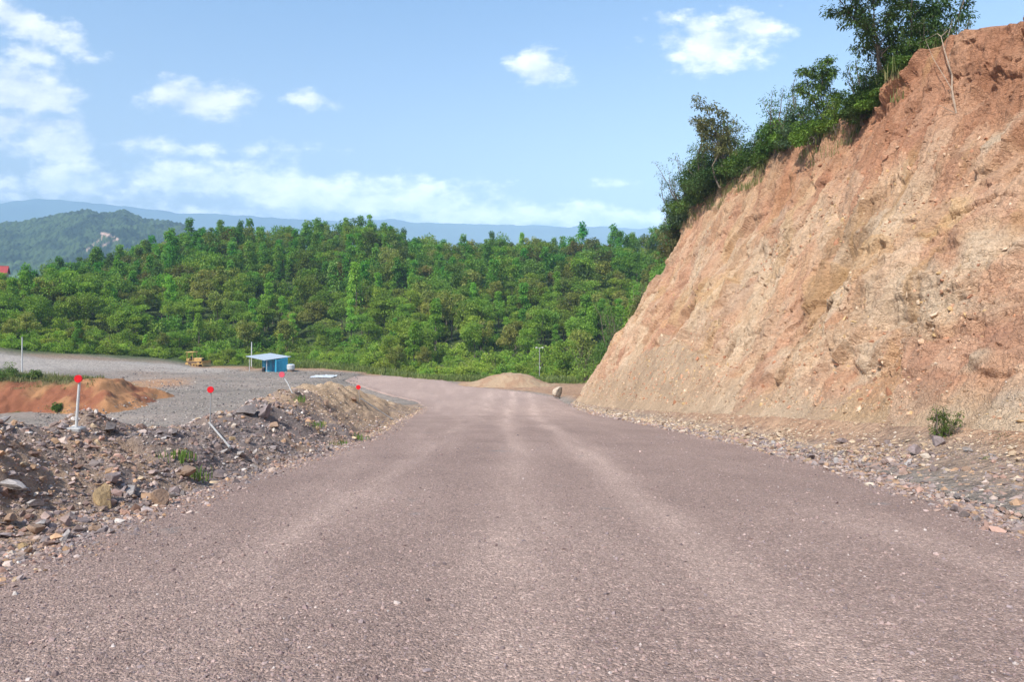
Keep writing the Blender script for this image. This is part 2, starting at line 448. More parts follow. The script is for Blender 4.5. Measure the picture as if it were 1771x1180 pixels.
# ------------------------------------------------------------------ red earth bank beyond the yard, left
def bank_z(x, y):
    n = fbm(x / 3, y / 3, oct=4, seed=81)
    front = 62.5 + .25 * np.clip(-x - 40, 0, 30) * 0 + 1.2 * fbm(x / 5, y * 0, oct=2, seed=82)
    nose = -36.5 + 1.0 * n
    dn = np.minimum((y - front) / 5.2, np.minimum((nose - x) / 4.6, (75.5 - y) / 5))
    dn = np.clip(dn + .12 * fbm(x / 1.2, y / 1.2, oct=4, seed=83), -.4, 1)
    top = 2.5 + .06 * np.clip(-42 - x, 0, 30)
    pr = np.where(dn > .55, .62 + .38 * sstep(.5, .95, dn), .62 * sstep(0, .62, dn) * (dn > 0) + np.minimum(dn, 0))
    # a terrace: low red apron, then a steep lip under the grass
    return YARD + top * pr + .2 * fbm(x / .7, y / .7, oct=3, seed=84) + .35 * n * pr, dn
def build_bank():
    x = np.linspace(-75, -30, 320); y = np.linspace(58, 90, 230)
    Yg, X = np.meshgrid(y, x, indexing='ij')
    Z, dn = bank_z(X, Yg)
    Z = Z - .2
    n = fbm(X / 2.2, Yg / 2.2, oct=4, seed=85)
    red, orange, grass = np.array([.30, .115, .06]), np.array([.43, .215, .10]), np.array([.11, .105, .045])
    t = sstep(-.15, .4, n + .25 * sstep(-46, -38, X))[..., None]
    c = red * (1 - t) + orange * t
    g = (sstep(.72, .95, dn + .25 * n) * sstep(-41, -45, X + 2 * n))[..., None]
    c = c * (1 - g) + grass * g
    o = mesh_np('red_earth_bank', np.stack([X, Yg, Z], -1).reshape(-1, 3), grid_faces(*X.shape), M_soil, col=c.reshape(-1, 3), smooth=True)
    return tag(o, 'rounded red earth bank with a grassy top across the yard', kind='structure')

# ------------------------------------------------------------------ the cut slope on the right
FDIR = np.array([-.82, 0, .57])
def face_xyz(y, t):
    xt, zt, xc, zc = xtoe(y), ztoe(y), xcr(y), zcr(y)
    g = t - .055 * np.sin(math.pi * np.clip(t, 0, 1) ** .7) + .02 * np.sin(2 * math.pi * t)
    x = xt + (xc - xt) * t
    z = zt + (zc - zt) * g
    return x, z
def face_yt(px, py):
    """where the sight line of a photo pixel meets the undisturbed cut face"""
    best = None
    for y in np.arange(11, 64.5, .25):
        tt = np.linspace(0, 1, 60); x, z = face_xyz(np.full(60, y), tt)
        e = np.hypot(CX + F * x / y - px, CY - F * z / y - py); i = e.argmin()
        if best is None or e[i] < best[0]: best = (e[i], y, tt[i])
    return best[1], best[2]
HOL, HO2 = face_yt(1178, 552), face_yt(1445, 470)
FAN = [(20, .02), (28, .10), (36, .24), (43, .28), (50, .21), (57, .12), (62.5, .03)]
def fan_mask(y, t, w):
    return sstep(-.004, .012, lerp_tab(y, FAN) - t + .05 * w + .022 * fbm(y / .7, t * 17 / .7, oct=3, seed=146)) * sstep(24, 36, y)
def face_disp(y, t):
    Ls = 17.0 * t                     # metres up the slope
    w = .35 * fbm(y / 3, Ls / 3, oct=3, seed=100)
    d = .75 * fbm(y / 7, Ls / 6, oct=3, seed=101) + .22 * fbm(y / 1.8, Ls / 1.8, oct=4, seed=102)
    # gullies running down the slope
    gm = sstep(-.25, .3, fbm(y / 6, Ls / 8, oct=2, seed=103))
    gul = 1 - np.abs(vn((y + .9 * w - .2 * Ls) / .85, Ls / 6.5, seed=104))
    gul2 = 1 - np.abs(vn((y + .5 * w - .2 * Ls) / .36, Ls / 4, seed=105))
    d = d - (.3 + .7 * gm) * (.28 * gul ** 3 + .17 * gul2 ** 3)
    pk = sstep(.3, .62, fbm((y - .2 * Ls) / .42 + w, Ls / .3, oct=4, seed=170, gain=.6)) * sstep(-.15, .25, fbm(y / 4, Ls / 4, oct=2, seed=171))
    d = d - .26 * pk
    # tilted beds
    st = (Ls * .9 + y * .42 + 1.2 * w) / .55
    st = st + .5 * fbm(y / .6, Ls / .6, oct=3, seed=108); fr = st - np.floor(st)
    bm = sstep(-.1, .35, fbm(y / 5, Ls / 4, oct=3, seed=106) + .45 * sstep(.62, 1., t))
    d = d + bm * .13 * (fr ** 1.5 * sstep(1., .7, fr) - .3) * (.5 + _h(np.floor(st), np.zeros_like(st), np.zeros_like(st), 5))
    # broken blocks
    for s, a, sd in ((3.0, .55, 119), (1.5, .40, 115), (.8, .24, 110), (.36, .12, 120), (.16, .035, 130)):
        cd = 0
        for ex, ey in (((0, 0), (.045, .03), (-.04, .035), (.0, -.05)) if s > .3 else ((0, 0),)):
            v, tx, ty, ox, oy = cells((y + .25 * w + ex) / s, (Ls + .3 * w + ey) / s * .8, sd); cd = cd + (v - .5) + 1.0 * (tx * ox + ty * oy)
        cd = cd / (4 if s > .3 else 1)
        mk = sstep(-.2, .3, fbm(y / 3.3, Ls / 3.3, oct=3, seed=sd + 7))
        d = d + mk * a * cd
    d = d + .2 - .06 * (1 - np.abs(vn((y + .2 * w - .2 * Ls) / .17, Ls / 2.5, seed=109))) ** 2 * sstep(.65, .4, t)
    d = d + .03 * fbm(y / .12, Ls / .12, oct=2, seed=140)
    # a hollow dug into the far end, and a fan of loose earth below a ragged scarp
    hol = np.hypot((y - HOL[0] + .12 * (Ls - HOL[1] * 17)) / 1.9, (t - HOL[1]) / .075) + .25 * w
    d = d - .75 * sstep(1.1, .75, hol)
    hol2 = np.hypot((y - HO2[0]) / 1.5, (t - HO2[1]) / .12) + .3 * w
    d = d - .55 * sstep(1.1, .5, hol2)
    fan = fan_mask(y, t, w)
    d = d * (1 - .75 * fan) + .3 * fan + fan * .05 * fbm(y / .5, Ls / .5, oct=3, seed=145)
    smooth_low = 1 - .6 * sstep(.22, .02, t + .06 * w)
    return d * smooth_low * (.35 + .65 * sstep(0, .12, t)), gul, gm, bm, w
def build_cut():
    y = np.concatenate([np.linspace(-16, 10, 90, endpoint=False), np.linspace(10, 36, 560, endpoint=False), np.linspace(36, 64.2, 420)])
    t = np.concatenate([np.linspace(-.04, 1, 350), [1.012, 1.03, 1.05]])
    Yg, T = np.meshgrid(y, t, indexing='ij')
    X, Z = face_xyz(Yg, T)
    d, gul, gm, bm, w = face_disp(Yg, T)
    over = np.clip(T - 1, 0, 1)
    lip = .35 * fbm(Yg / 1.1, T * 0, oct=4, seed=150) * sstep(.9, 1., T)
    X = X + FDIR[0] * d + 26 * over; Z = Z + FDIR[2] * d * (1 - sstep(.97, 1.01, T) * .4) + lip - 14 * over
    endw = sstep(62.2, 64.2, Yg); X = X + endw * .8; Yv = Yg + 1.1 * fbm(Z / 2, X * 0, oct=3, seed=151) * endw
    Ls = 17 * T
    # colours of the earth itself
    tanc, pink, red = np.array([.56, .36, .225]), np.array([.53, .285, .185]), np.array([.44, .195, .105])
    ochre, pale, brown = np.array([.58, .375, .185]), np.array([.60, .475, .345]), np.array([.27, .16, .08])
    n1 = fbm((Yg - .3 * Ls) / 4.5, Ls / 4.5, oct=4, seed=160); n2 = fbm((Yg - .25 * Ls) / 1.2, Ls / 2.6, oct=4, seed=161)
    n3 = fbm(Yg / .5, Ls / .8, oct=4, seed=162)
    c = np.broadcast_to(tanc, X.shape + (3,)).copy()
    def over_(col, m):
        m = np.clip(m, 0, 1)[..., None]; c[:] = c * (1 - m) + col * m
    over_(pink, .65 * sstep(-.05, .35, n1 + .5 * n2))
    over_(pale, .75 * sstep(.02, .35, -n1 * .8 + .5 * n2 + .25 * n3 - .3 * sstep(.6, .9, T)))
    over_(red, .95 * sstep(.6, .88, T + .25 * n1 + .12 * n2 - .012 * np.clip(Yg - 29, 0, 40)))
    over_(red * .85, .7 * sstep(31, 27, Yg + 2 * n1) * sstep(.66, .8, T + .1 * n2))
    over_(red * 1.1, .55 * sstep(.1, .35, fbm((Yg - .2 * Ls) / .9, Ls / 5, oct=4, seed=163)) * sstep(.5, .15, T))
    def blob(px, py, ry, rt, col, a, k=.55):
        yy, t0 = face_yt(px, py)
        q = np.hypot((Yg - yy + .1 * (T - t0) * 17) / ry, (T - t0) / rt)
        over_(col, a * sstep(1.15, .5, q + k * n2 + .25 * n3))
    blob(1662, 385, .75, .065, ochre, .85, .3); blob(1530, 425, 1.0, .05, ochre * .9, .4)
    blob(1180, 560, 1.6, .07, np.array([.42, .2, .06]), .95, .35); blob(1225, 510, 4.5, .10, ochre, .7); blob(1120, 530, 3, .12, ochre, .45)
    blob(1440, 470, 2.0, .13, brown * 1.15, .75); blob(1460, 400, 1.5, .08, brown * 1.3, .6); blob(1430, 560, 1.2, .1, brown * 1.5, .5)
    blob(1740, 250, .8, .06, pale * .95, .9); blob(1745, 420, 1.2, .07, pale, .8); blob(1620, 500, 2, .06, pale, .7); blob(1340, 375, 1.6, .04, pale, .8)
    blob(1560, 640, 2.2, .09, pink * .9, .7); blob(1690, 610, 1.6, .08, np.array([.45, .22, .14]), .7); blob(1600, 540, 3, .05, pale, .6)
    blob(1700, 640, .8, .03, pale * .92, .8); blob(1750, 690, .7, .03, np.array([.47, .40, .36]), .8); blob(1270, 590, 4, .10, pale, .45)
    blob(1460, 690, 1.6, .05, np.array([.5, .24, .15]), .6)
    # iron stains running down
    st = sstep(.28, .6, fbm((Yg - .2 * Ls) / .55, Ls / 6, oct=3, seed=165)) * sstep(-.1, .3, fbm(Yg / 5, Ls / 5, oct=2, seed=166))
    over_(np.array([.4, .235, .1]), .6 * st)
    over_(np.array([.50, .37, .25]) * (1 + .15 * n2[..., None]), .85 * fan_mask(Yg, T, w))
    # loose scree at the foot
    over_(np.array([.52, .375, .25]), .9 * sstep(.13, .04, T + .05 * n2 - .045 * sstep(34, 44, Yg)))
    c *= (1 + .14 * n3[..., None])
    c = c * .84 + .16 * np.array([.56, .40, .285])
    v1, _, _, _, _ = cells((Yg - .25 * Ls + .5 * w) / 1.9, (Ls + .7 * w) / 2.9, 180); v2, _, _, _, _ = cells((Yg - .25 * Ls + .3 * w) / .8, (Ls + .5 * w) / 1.1, 184)
    up = (1 - .7 * sstep(.7, .9, T)) * (1 - fan_mask(Yg, T, w))
    over_(pale, .38 * (v1 > .72) * up); over_(np.array([.54, .30, .20]), .35 * (v1 < .22) * up); over_(ochre, .3 * ((v1 > .48) & (v1 < .58)) * up); over_(pale * .95, .22 * (v2 > .82) * up)
    c *= (1 + .22 * (v2 - .5) + .14 * (v1 - .5))[..., None]
    c *= np.array([.955, .915, .865])
    o = mesh_np('cut_slope', np.stack([X, Yv, Z], -1).reshape(-1, 3), grid_faces(*X.shape)[:, ::-1], M_cut, col=c.reshape(-1, 3), smooth=False)
    return tag(o, 'tall bare cut of pink and ochre earth beside the road', kind='structure')

def hilltop_z(x, y):
    """the natural hill above and behind the cut"""
    top = zcr(np.minimum(y, 66)) - .25 + .06 * (x - xcr(y)) + .5 * fbm(x / 5, y / 5, oct=3, seed=171)
    t = (x - xtoe(y)) / np.maximum(xcr(y) - xtoe(y), 1)
    fx, fz = face_xyz(y, np.clip(t, -.5, 1.))
    fz = fz - 1.1 - 1.6 * sstep(1., .8, t) + np.where(t < 0, t * 12, 0)
    z = np.minimum(top, np.where(t < 1, fz, top))
    be = np.clip(y - 63.6, 0, None)
    return z - .8 * be - .3 * np.clip(x - 40, 0, None)
def build_hilltop():
    x = np.linspace(2, 80, 260); y = np.linspace(-24, 100, 300)
    Yg, X = np.meshgrid(y, x, indexing='ij')
    Z = hilltop_z(X, Yg) + .1 * fbm(X / .8, Yg / .8, oct=3, seed=172)
    n = fbm(X / 2, Yg / 2, oct=4, seed=173)
    t = sstep(-.3, .3, n)[..., None]
    c = np.array([.09, .10, .035]) * (1 - t) + np.array([.2, .15, .07]) * t
    o = mesh_np('hillside', np.stack([X, Yg, Z], -1).reshape(-1, 3), grid_faces(*X.shape), M_soil, col=c.reshape(-1, 3), smooth=True)
    return tag(o, 'overgrown natural hill above the cut', kind='structure')

# ------------------------------------------------------------------ stones
def ico(sub=1):
    import bmesh
    bm = bmesh.new(); bmesh.ops.create_icosphere(bm, subdivisions=sub, radius=1)
    bm.verts.ensure_lookup_table()
    V = np.array([v.co[:] for v in bm.verts]); Fc = np.array([[v.index for v in f.verts] for f in bm.faces]); bm.free()
    return V, Fc
ICO1, ICO2 = ico(1), ico(4)
def rock_verts(seed, flat=.6, sub=ICO2, cuts=13):
    r = np.random.default_rng(seed); V = sub[0].copy()
    for k in range(cuts):
        n = r.normal(size=3); n /= np.linalg.norm(n); h = r.uniform(.3, .72)
        d = V @ n; V = V - np.clip(d - h, 0, None)[:, None] * n
    V *= np.array([1, r.uniform(.55, .95), r.uniform(flat * .7, flat * 1.2)])
    V += .012 * np.stack([fbm(V[:, 0] * 4 + seed, V[:, 1] * 4, V[:, 2] * 4, oct=3, seed=k + 7) for k in range(3)], -1) * 3 if len(V) > 100 else .02 * r.normal(size=V.shape)
    return V
STONE_COLS = .27 * np.array([.30, .23, .185]) + .72 * np.array([1.13, .97, .9]) * np.array([[.20, .165, .165], [.26, .215, .205], [.15, .13, .135], [.30, .19, .15], [.33, .22, .12], [.36, .32, .29], [.24, .165, .13], [.22, .21, .22]])
def stones(name, pts, size, cols, seed, label, flat=.55, bury=.2, var=12):
    """many small broken stones as one mesh"""
    r = np.random.default_rng(seed); n = len(pts)
    protos = [rock_verts(seed * 31 + k, flat * (.6 + .5 * (k % 3)), ICO1, 3) * (1 + .22 * np.random.default_rng(k).normal(size=(len(ICO1[0]), 3))) for k in range(var)]
    base = np.array(protos)[r.integers(0, var, n)]              # n,12,3
    base = base * np.asarray(size)[:, None, None]
    a, b = r.uniform(0, 2 * math.pi, n), r.normal(0, .45, n)
    ca, sa, cb, sb = np.cos(a), np.sin(a), np.cos(b), np.sin(b)
    x, y, z = base[..., 0], base[..., 1], base[..., 2]
    y, z = y * cb[:, None] - z * sb[:, None], y * sb[:, None] + z * cb[:, None]
    x, y = x * ca[:, None] - y * sa[:, None], x * sa[:, None] + y * ca[:, None]
    V = np.stack([x, y, z], -1) + pts[:, None]
    V[..., 2] += (np.asarray(size) * (.35 - bury))[:, None]
    Fc = (ICO1[1][None] + (np.arange(n) * len(ICO1[0]))[:, None, None]).reshape(-1, 3)
    c = np.repeat(cols, len(ICO1[0]), 0)
    o = mesh_np(name, V.reshape(-1, 3), Fc, M_stone, col=c)
    return tag(o, label, kind='stuff')
def pick_cols(r, n, table, var=.18):
    c = table[r.integers(0, len(table), n)] * (1 + var * r.normal(size=(n, 1)))
    return np.clip(c, .02, .8)

# ------------------------------------------------------------------ foliage
def unit(r, n):
    v = r.normal(size=(n, 3)); return v / (np.linalg.norm(v, axis=1, keepdims=True) + 1e-9)
def leaf_geo(c, d, L, W, r, droop=.2):
    """rhombic leaves: centres c, directions d, lengths L, widths W"""
    n = len(c); d = d / (np.linalg.norm(d, axis=1, keepdims=True) + 1e-9)
    s = np.cross(d, unit(r, n) + np.array([0, 0, 2.2])); s /= np.linalg.norm(s, axis=1, keepdims=True) + 1e-9
    L = np.broadcast_to(L, (n,))[:, None]; W = np.broadcast_to(W, (n,))[:, None]
    tip = c + d * L; tip[:, 2] -= droop * L[:, 0]
    mid = c + d * L * .5
    V = np.stack([c, mid + s * W / 2, tip, mid - s * W / 2], 1).reshape(-1, 3)
    return V
def quads(n): return np.arange(n * 4).reshape(n, 4)

def crown_clumps(r, kind, h, w):
    """clump centres and radii of a far tree's crown, base of the trunk at the origin"""
    if kind == 'slender':
        n = 26; zz = r.uniform(.22, 1, n) ** .9; rad = w * .5 * (1.05 - zz) ** .7 * r.uniform(.3, 1, n)
        a = r.uniform(0, 6.28, n); C = np.stack([rad * np.cos(a), rad * np.sin(a), zz * h * .95], -1); R = r.uniform(.4, .75, n) * w * .25
    elif kind == 'bush':
        n = 30; u = unit(r, n); u[:, 2] = np.abs(u[:, 2]); k = r.uniform(.5, 1, n)[:, None]
        C = u * k * np.array([w * .5, w * .5, h * .8]); R = r.uniform(.5, 1, n) * w * .17
    else:
        n = 30; u = unit(r, n); u[:, 2] = u[:, 2] * .9 + .1; k = r.uniform(.45, 1.05, n)[:, None]
        C = u * k * np.array([w * .45, w * .45, h * .34]) + np.array([0, 0, h * .62]); R = r.uniform(.45, 1.05, n) * w * .17
        off = r.normal(0, .12 * w, 2); C[:, :2] += off * (C[:, 2:3] / h)
    return C, R
def far_crown(seed, kind, h, w, nleaf, leaf, cols):
    r = np.random.default_rng(seed); C, R = crown_clumps(r, kind, h, w)
    n = len(C); i = r.choice(n, nleaf, p=R ** 2 / (R ** 2).sum())
    u = unit(r, nleaf); u[:, 2] = u[:, 2] * .75 + .18
    p = C[i] + u * R[i][:, None] * (r.uniform(.25, 1, nleaf) ** .5)[:, None] * np.array([1.15, 1.15, .8])
    d = u + .9 * unit(r, nleaf) + np.array([0, 0, -.1])
    L = leaf * r.uniform(.65, 1.35, nleaf)
    V = leaf_geo(p, d, L, L * .55, r, .25)
    V[:, 2] = np.maximum(V[:, 2], -.3)
    ct = r.uniform(0, 1, n)[i] * .7 + r.uniform(0, 1, nleaf) * .3
    c = cols[0] * (1 - ct)[:, None] + cols[1] * ct[:, None]
    return V, np.repeat(c, 4, 0)
def far_trunk(seed, h, w, kind):
    r = np.random.default_rng(seed + 5); m = MB()
    z = np.linspace(-.6, .85 * h, 6); x = np.cumsum(r.normal(0, .1, 6)); y = np.cumsum(r.normal(0, .1, 6))
    x -= x[0]; y -= y[0]
    pts = np.stack([x, y, z], -1); m.tube(pts, np.linspace(.035 * h * .55, .02, 6), 6)
    for k in range(4):
        b = pts[2 + k % 3]; a = r.uniform(0, 6.28); L = w * r.uniform(.25, .42)
        m.tube([b, b + [L * .5 * math.cos(a), L * .5 * math.sin(a), L * .45], b + [L * math.cos(a), L * math.sin(a), L * .75]], [.05, .035, .012], 5)
    return m

def near_plant(seed, h, stems, spread, leaf, nleaf, cols, lean=(0, 0), start=.3, twig=.35, clump=.32, droop=.35):
    """branching stems with leafy twigs; returns (stem MB, leaf V, leaf colours)"""
    r = np.random.default_rng(seed); m = MB(); tips = []
    for s in range(stems):
        a = r.uniform(0, 6.28); out = spread * r.uniform(.2, 1)
        n = 7; t = np.linspace(0, 1, n); hh = h * r.uniform(.7, 1)
        x = out * np.cos(a) * t ** 1.3 + lean[0] * t + np.cumsum(r.normal(0, .03 * h, n)); y = out * np.sin(a) * t ** 1.3 + lean[1] * t + np.cumsum(r.normal(0, .03 * h, n))
        x -= x[0]; y -= y[0]
        b0 = r.normal(0, .12 * spread, 2)
        pts = np.stack([x + b0[0], y + b0[1], hh * t - .25], -1)
        m.tube(pts, np.linspace(.012 * h + .01, .008, n), 6)
        nb = int(4 + h * 1.6)
        for k in range(nb):
            q = start + (1 - start) * (k + r.uniform()) / nb
            f = q * (n - 1); i = min(int(f), n - 2); p = pts[i] + (pts[i + 1] - pts[i]) * (f - i)
            ba = r.uniform(0, 6.28); L = spread * twig * r.uniform(.5, 1.2) * (1.25 - q * .7)
            e1 = p + np.array([math.cos(ba) * L * .55, math.sin(ba) * L * .55, L * .3]); e2 = p + np.array([math.cos(ba) * L, math.sin(ba) * L, L * r.uniform(.1, .55)])
            m.tube([p, e1, e2], [.008 + .002 * h, .007, .004], 5)
            tips += [e1, e2, (e1 + e2) / 2]
        tips += [pts[-1], pts[-1], pts[-2]]
    tips = np.array(tips); i = r.integers(0, len(tips), nleaf)
    cs = clump * r.uniform(.5, 1.2, len(tips))
    u = unit(r, nleaf); p = tips[i] + u * cs[i][:, None] * (r.uniform(0, 1, nleaf) ** .6)[:, None] * np.array([1, 1, .7])
    d = u * .8 + .8 * unit(r, nleaf); L = leaf * r.uniform(.6, 1.3, nleaf)
    V = leaf_geo(p, d, L, L * .42, r, droop)
    ct = np.clip(r.uniform(0, 1, len(tips))[i] * .6 + r.uniform(0, 1, nleaf) * .4, 0, 1)
    c = cols[0] * (1 - ct)[:, None] + cols[1] * ct[:, None]
    return m, V, np.repeat(c, 4, 0)

def grass_mesh(name, pts, h, cols, seed, label, per=14, spread=.18, width=.02):
    r = np.random.default_rng(seed); n = len(pts) * per
    p = np.repeat(pts, per, 0) + np.concatenate([r.normal(0, spread, (n, 2)), np.zeros((n, 1))], 1)
    H = np.repeat(h, per) * r.uniform(.5, 1.15, n)
    a = r.uniform(0, 6.28, n); bend = r.uniform(.1, .6, n) * H
    dx, dy = np.cos(a), np.sin(a); sx, sy = -dy, dx
    w = width * r.uniform(.6, 1.3, n)
    z0 = p[:, 2] - .08
    A = np.stack([p[:, 0] - sx * w, p[:, 1] - sy * w, z0], -1); B = np.stack([p[:, 0] + sx * w, p[:, 1] + sy * w, z0], -1)
    mx, my, mz = p[:, 0] + dx * bend * .35, p[:, 1] + dy * bend * .35, p[:, 2] + H * .6
    Cc = np.stack([mx + sx * w * .8, my + sy * w * .8, mz], -1); Dd = np.stack([mx - sx * w * .8, my - sy * w * .8, mz], -1)
    T = np.stack([p[:, 0] + dx * bend, p[:, 1] + dy * bend, p[:, 2] + H * .95], -1)
    V = np.stack([A, B, Cc, Dd, T], 1).reshape(-1, 3); i = np.arange(n) * 5
    F4 = np.stack([i, i + 1, i + 2, i + 3], -1); F3 = np.stack([i + 3, i + 2, i + 4], -1)
    ct = np.repeat(r.uniform(0, 1, len(pts)), per) * .6 + r.uniform(0, 1, n) * .4
    c = np.repeat(cols[0] * (1 - ct)[:, None] + cols[1] * ct[:, None], 5, 0)
    o = mesh_np(name, V, [F4, F3], M_grass, col=c)
    return tag(o, label, kind='stuff')

# ================================================================== build the setting
build_ground(); build_road(); build_berm(); build_bank(); build_cut(); build_hilltop()

def surf(x, y):
    x, y = np.asarray(x, float), np.asarray(y, float)
    z = Hbase(x, y)
    d = xfoot(y) - x
    z = np.where((d > 0) & (d < 9) & (y < 60), np.maximum(z, berm_z(x, y)), z)
    inb = (x > -74) & (x < -31) & (y > 59) & (y < 89)
    z = np.where(inb, np.maximum(z, bank_z(x, y)[0] - .2), z)
    return z
def zs(x, y): return float(surf(np.array([x]), np.array([y]))[0])
def hit(px, py, d0=3.0, d1=170.):
    D = np.arange(d0, d1, .04); x = (px - CX) / F * D
    z = surf(x, D); b = (CY - py) / F * D <= z
    i = int(np.argmax(b)) if b.any() else len(D) - 1
    return Vector((float(x[i]), float(D[i]), float(z[i])))

# ------------------------------------------------------------------ far hills
M_hill = mat_earth('forested_slope', .02, .0, False)
def far_hill(name, label, tab, D0, D1, D2, zb, amp, freq, cols, px0, px1, ncol, nrow, seed, extra=None, crown=0):
    px = np.linspace(px0, px1, ncol); s = np.linspace(0, 1.5, nrow)
    S, PX = np.meshgrid(s, px, indexing='ij')
    D = np.where(S < 1, D0 + (D1 - D0) * S, D1 + (D2 - D1) * (S - 1) * 2)
    X = (PX - CX) / F * D
    zr = (CY - smooth_tab(PX, tab, 4)) / F * D1
    t = np.where(S < 1, S, 1 - (S - 1) * 1.2)
    f = .5 * t + .5 * sstep(0, 1, t)
    n = fbm(X / freq, D / freq, oct=5, seed=seed)
    spur = 1 - np.abs(vn(X / (freq * 6) + .2 * n, D / (freq * 30), seed=seed + 3)) * 2
    Z = zb + (zr - zb) * f + amp * n + amp * 2.2 * spur * np.clip(t * (1 - t) * 4, 0, 1)
    if crown:
        cv = cells(X / crown, D / (crown * 1.4), seed + 5); Z = Z + .55 * crown * (1 - np.clip((cv[3] ** 2 + cv[4] ** 2) * 2.2, 0, 1)) * (.5 + cv[0])
    m = sstep(-.35, .35, (cv[0] - .5 if crown else 0) * .5 + fbm(X / (freq * 1.6), D / (freq * 1.6), oct=5, seed=seed + 9))[..., None]
    c = cols[0] * (1 - m) + cols[1] * m
    if extra: c = extra(PX, S, n, c, CY - F * Z / D)
    o = mesh_np(name, np.stack([X, D, Z], -1).reshape(-1, 3), grid_faces(nrow, ncol), M_hill, col=c.reshape(-1, 3), smooth=True)
    return tag(o, label, kind='structure')
def mid_extra(PX, S, n, c, PY):
    # a raw earth track and a few open meadows
    def seg(x0, y0, x1, y1, w):
        t = np.clip(((PX - x0) * (x1 - x0) + (PY - y0) * (y1 - y0)) / ((x1 - x0) ** 2 + (y1 - y0) ** 2), 0, 1)
        return sstep(w, w * .5, np.hypot(PX - x0 - t * (x1 - x0), PY - y0 - t * (y1 - y0)) + 1.2 * n)
    k = np.maximum.reduce([seg(176, 404, 192, 407, 3.2), seg(192, 407, 205, 413, 1.6), seg(205, 413, 178, 424, 1.5), seg(176, 412, 150, 432, 1.4)])[..., None]
    c = c * (1 - k) + np.array([.5, .33, .25]) * k
    g = (sstep(.52, .40, S + .12 * n) * sstep(150, 60, PX))[..., None]
    return c * (1 - g) + np.array([.11, .17, .05]) * g
far_hill('hills', 'forested green hill beyond the valley, with a pale track cut into it',
         [(-1000, 440), (-600, 415), (-300, 400), (-60, 392), (0, 389), (40, 386), (90, 377), (150, 366), (178, 371), (196, 371), (214, 364), (246, 379), (300, 386), (330, 396), (380, 420), (460, 450)],
         760, 1600, 2000, -60, 7.5, 19, (np.array([.012, .026, .012]), np.array([.055, .085, .03])), -1000, 460, 1300, 420, 210, mid_extra, 7.)
far_hill('mountains', 'long blue mountain range on the horizon',
         [(-500, 350), (0, 350), (30, 346), (100, 345), (150, 350), (200, 358), (250, 362), (330, 367), (420, 373), (520, 380), (600, 383), (690, 379), (750, 386), (850, 388), (950, 390), (1050, 393), (1090, 396), (1500, 380), (2200, 370)],
         4300, 6000, 6900, -60, 26, 210, (np.array([.03, .05, .025]), np.array([.06, .09, .04])), -1700, 2400, 820, 70, 230)

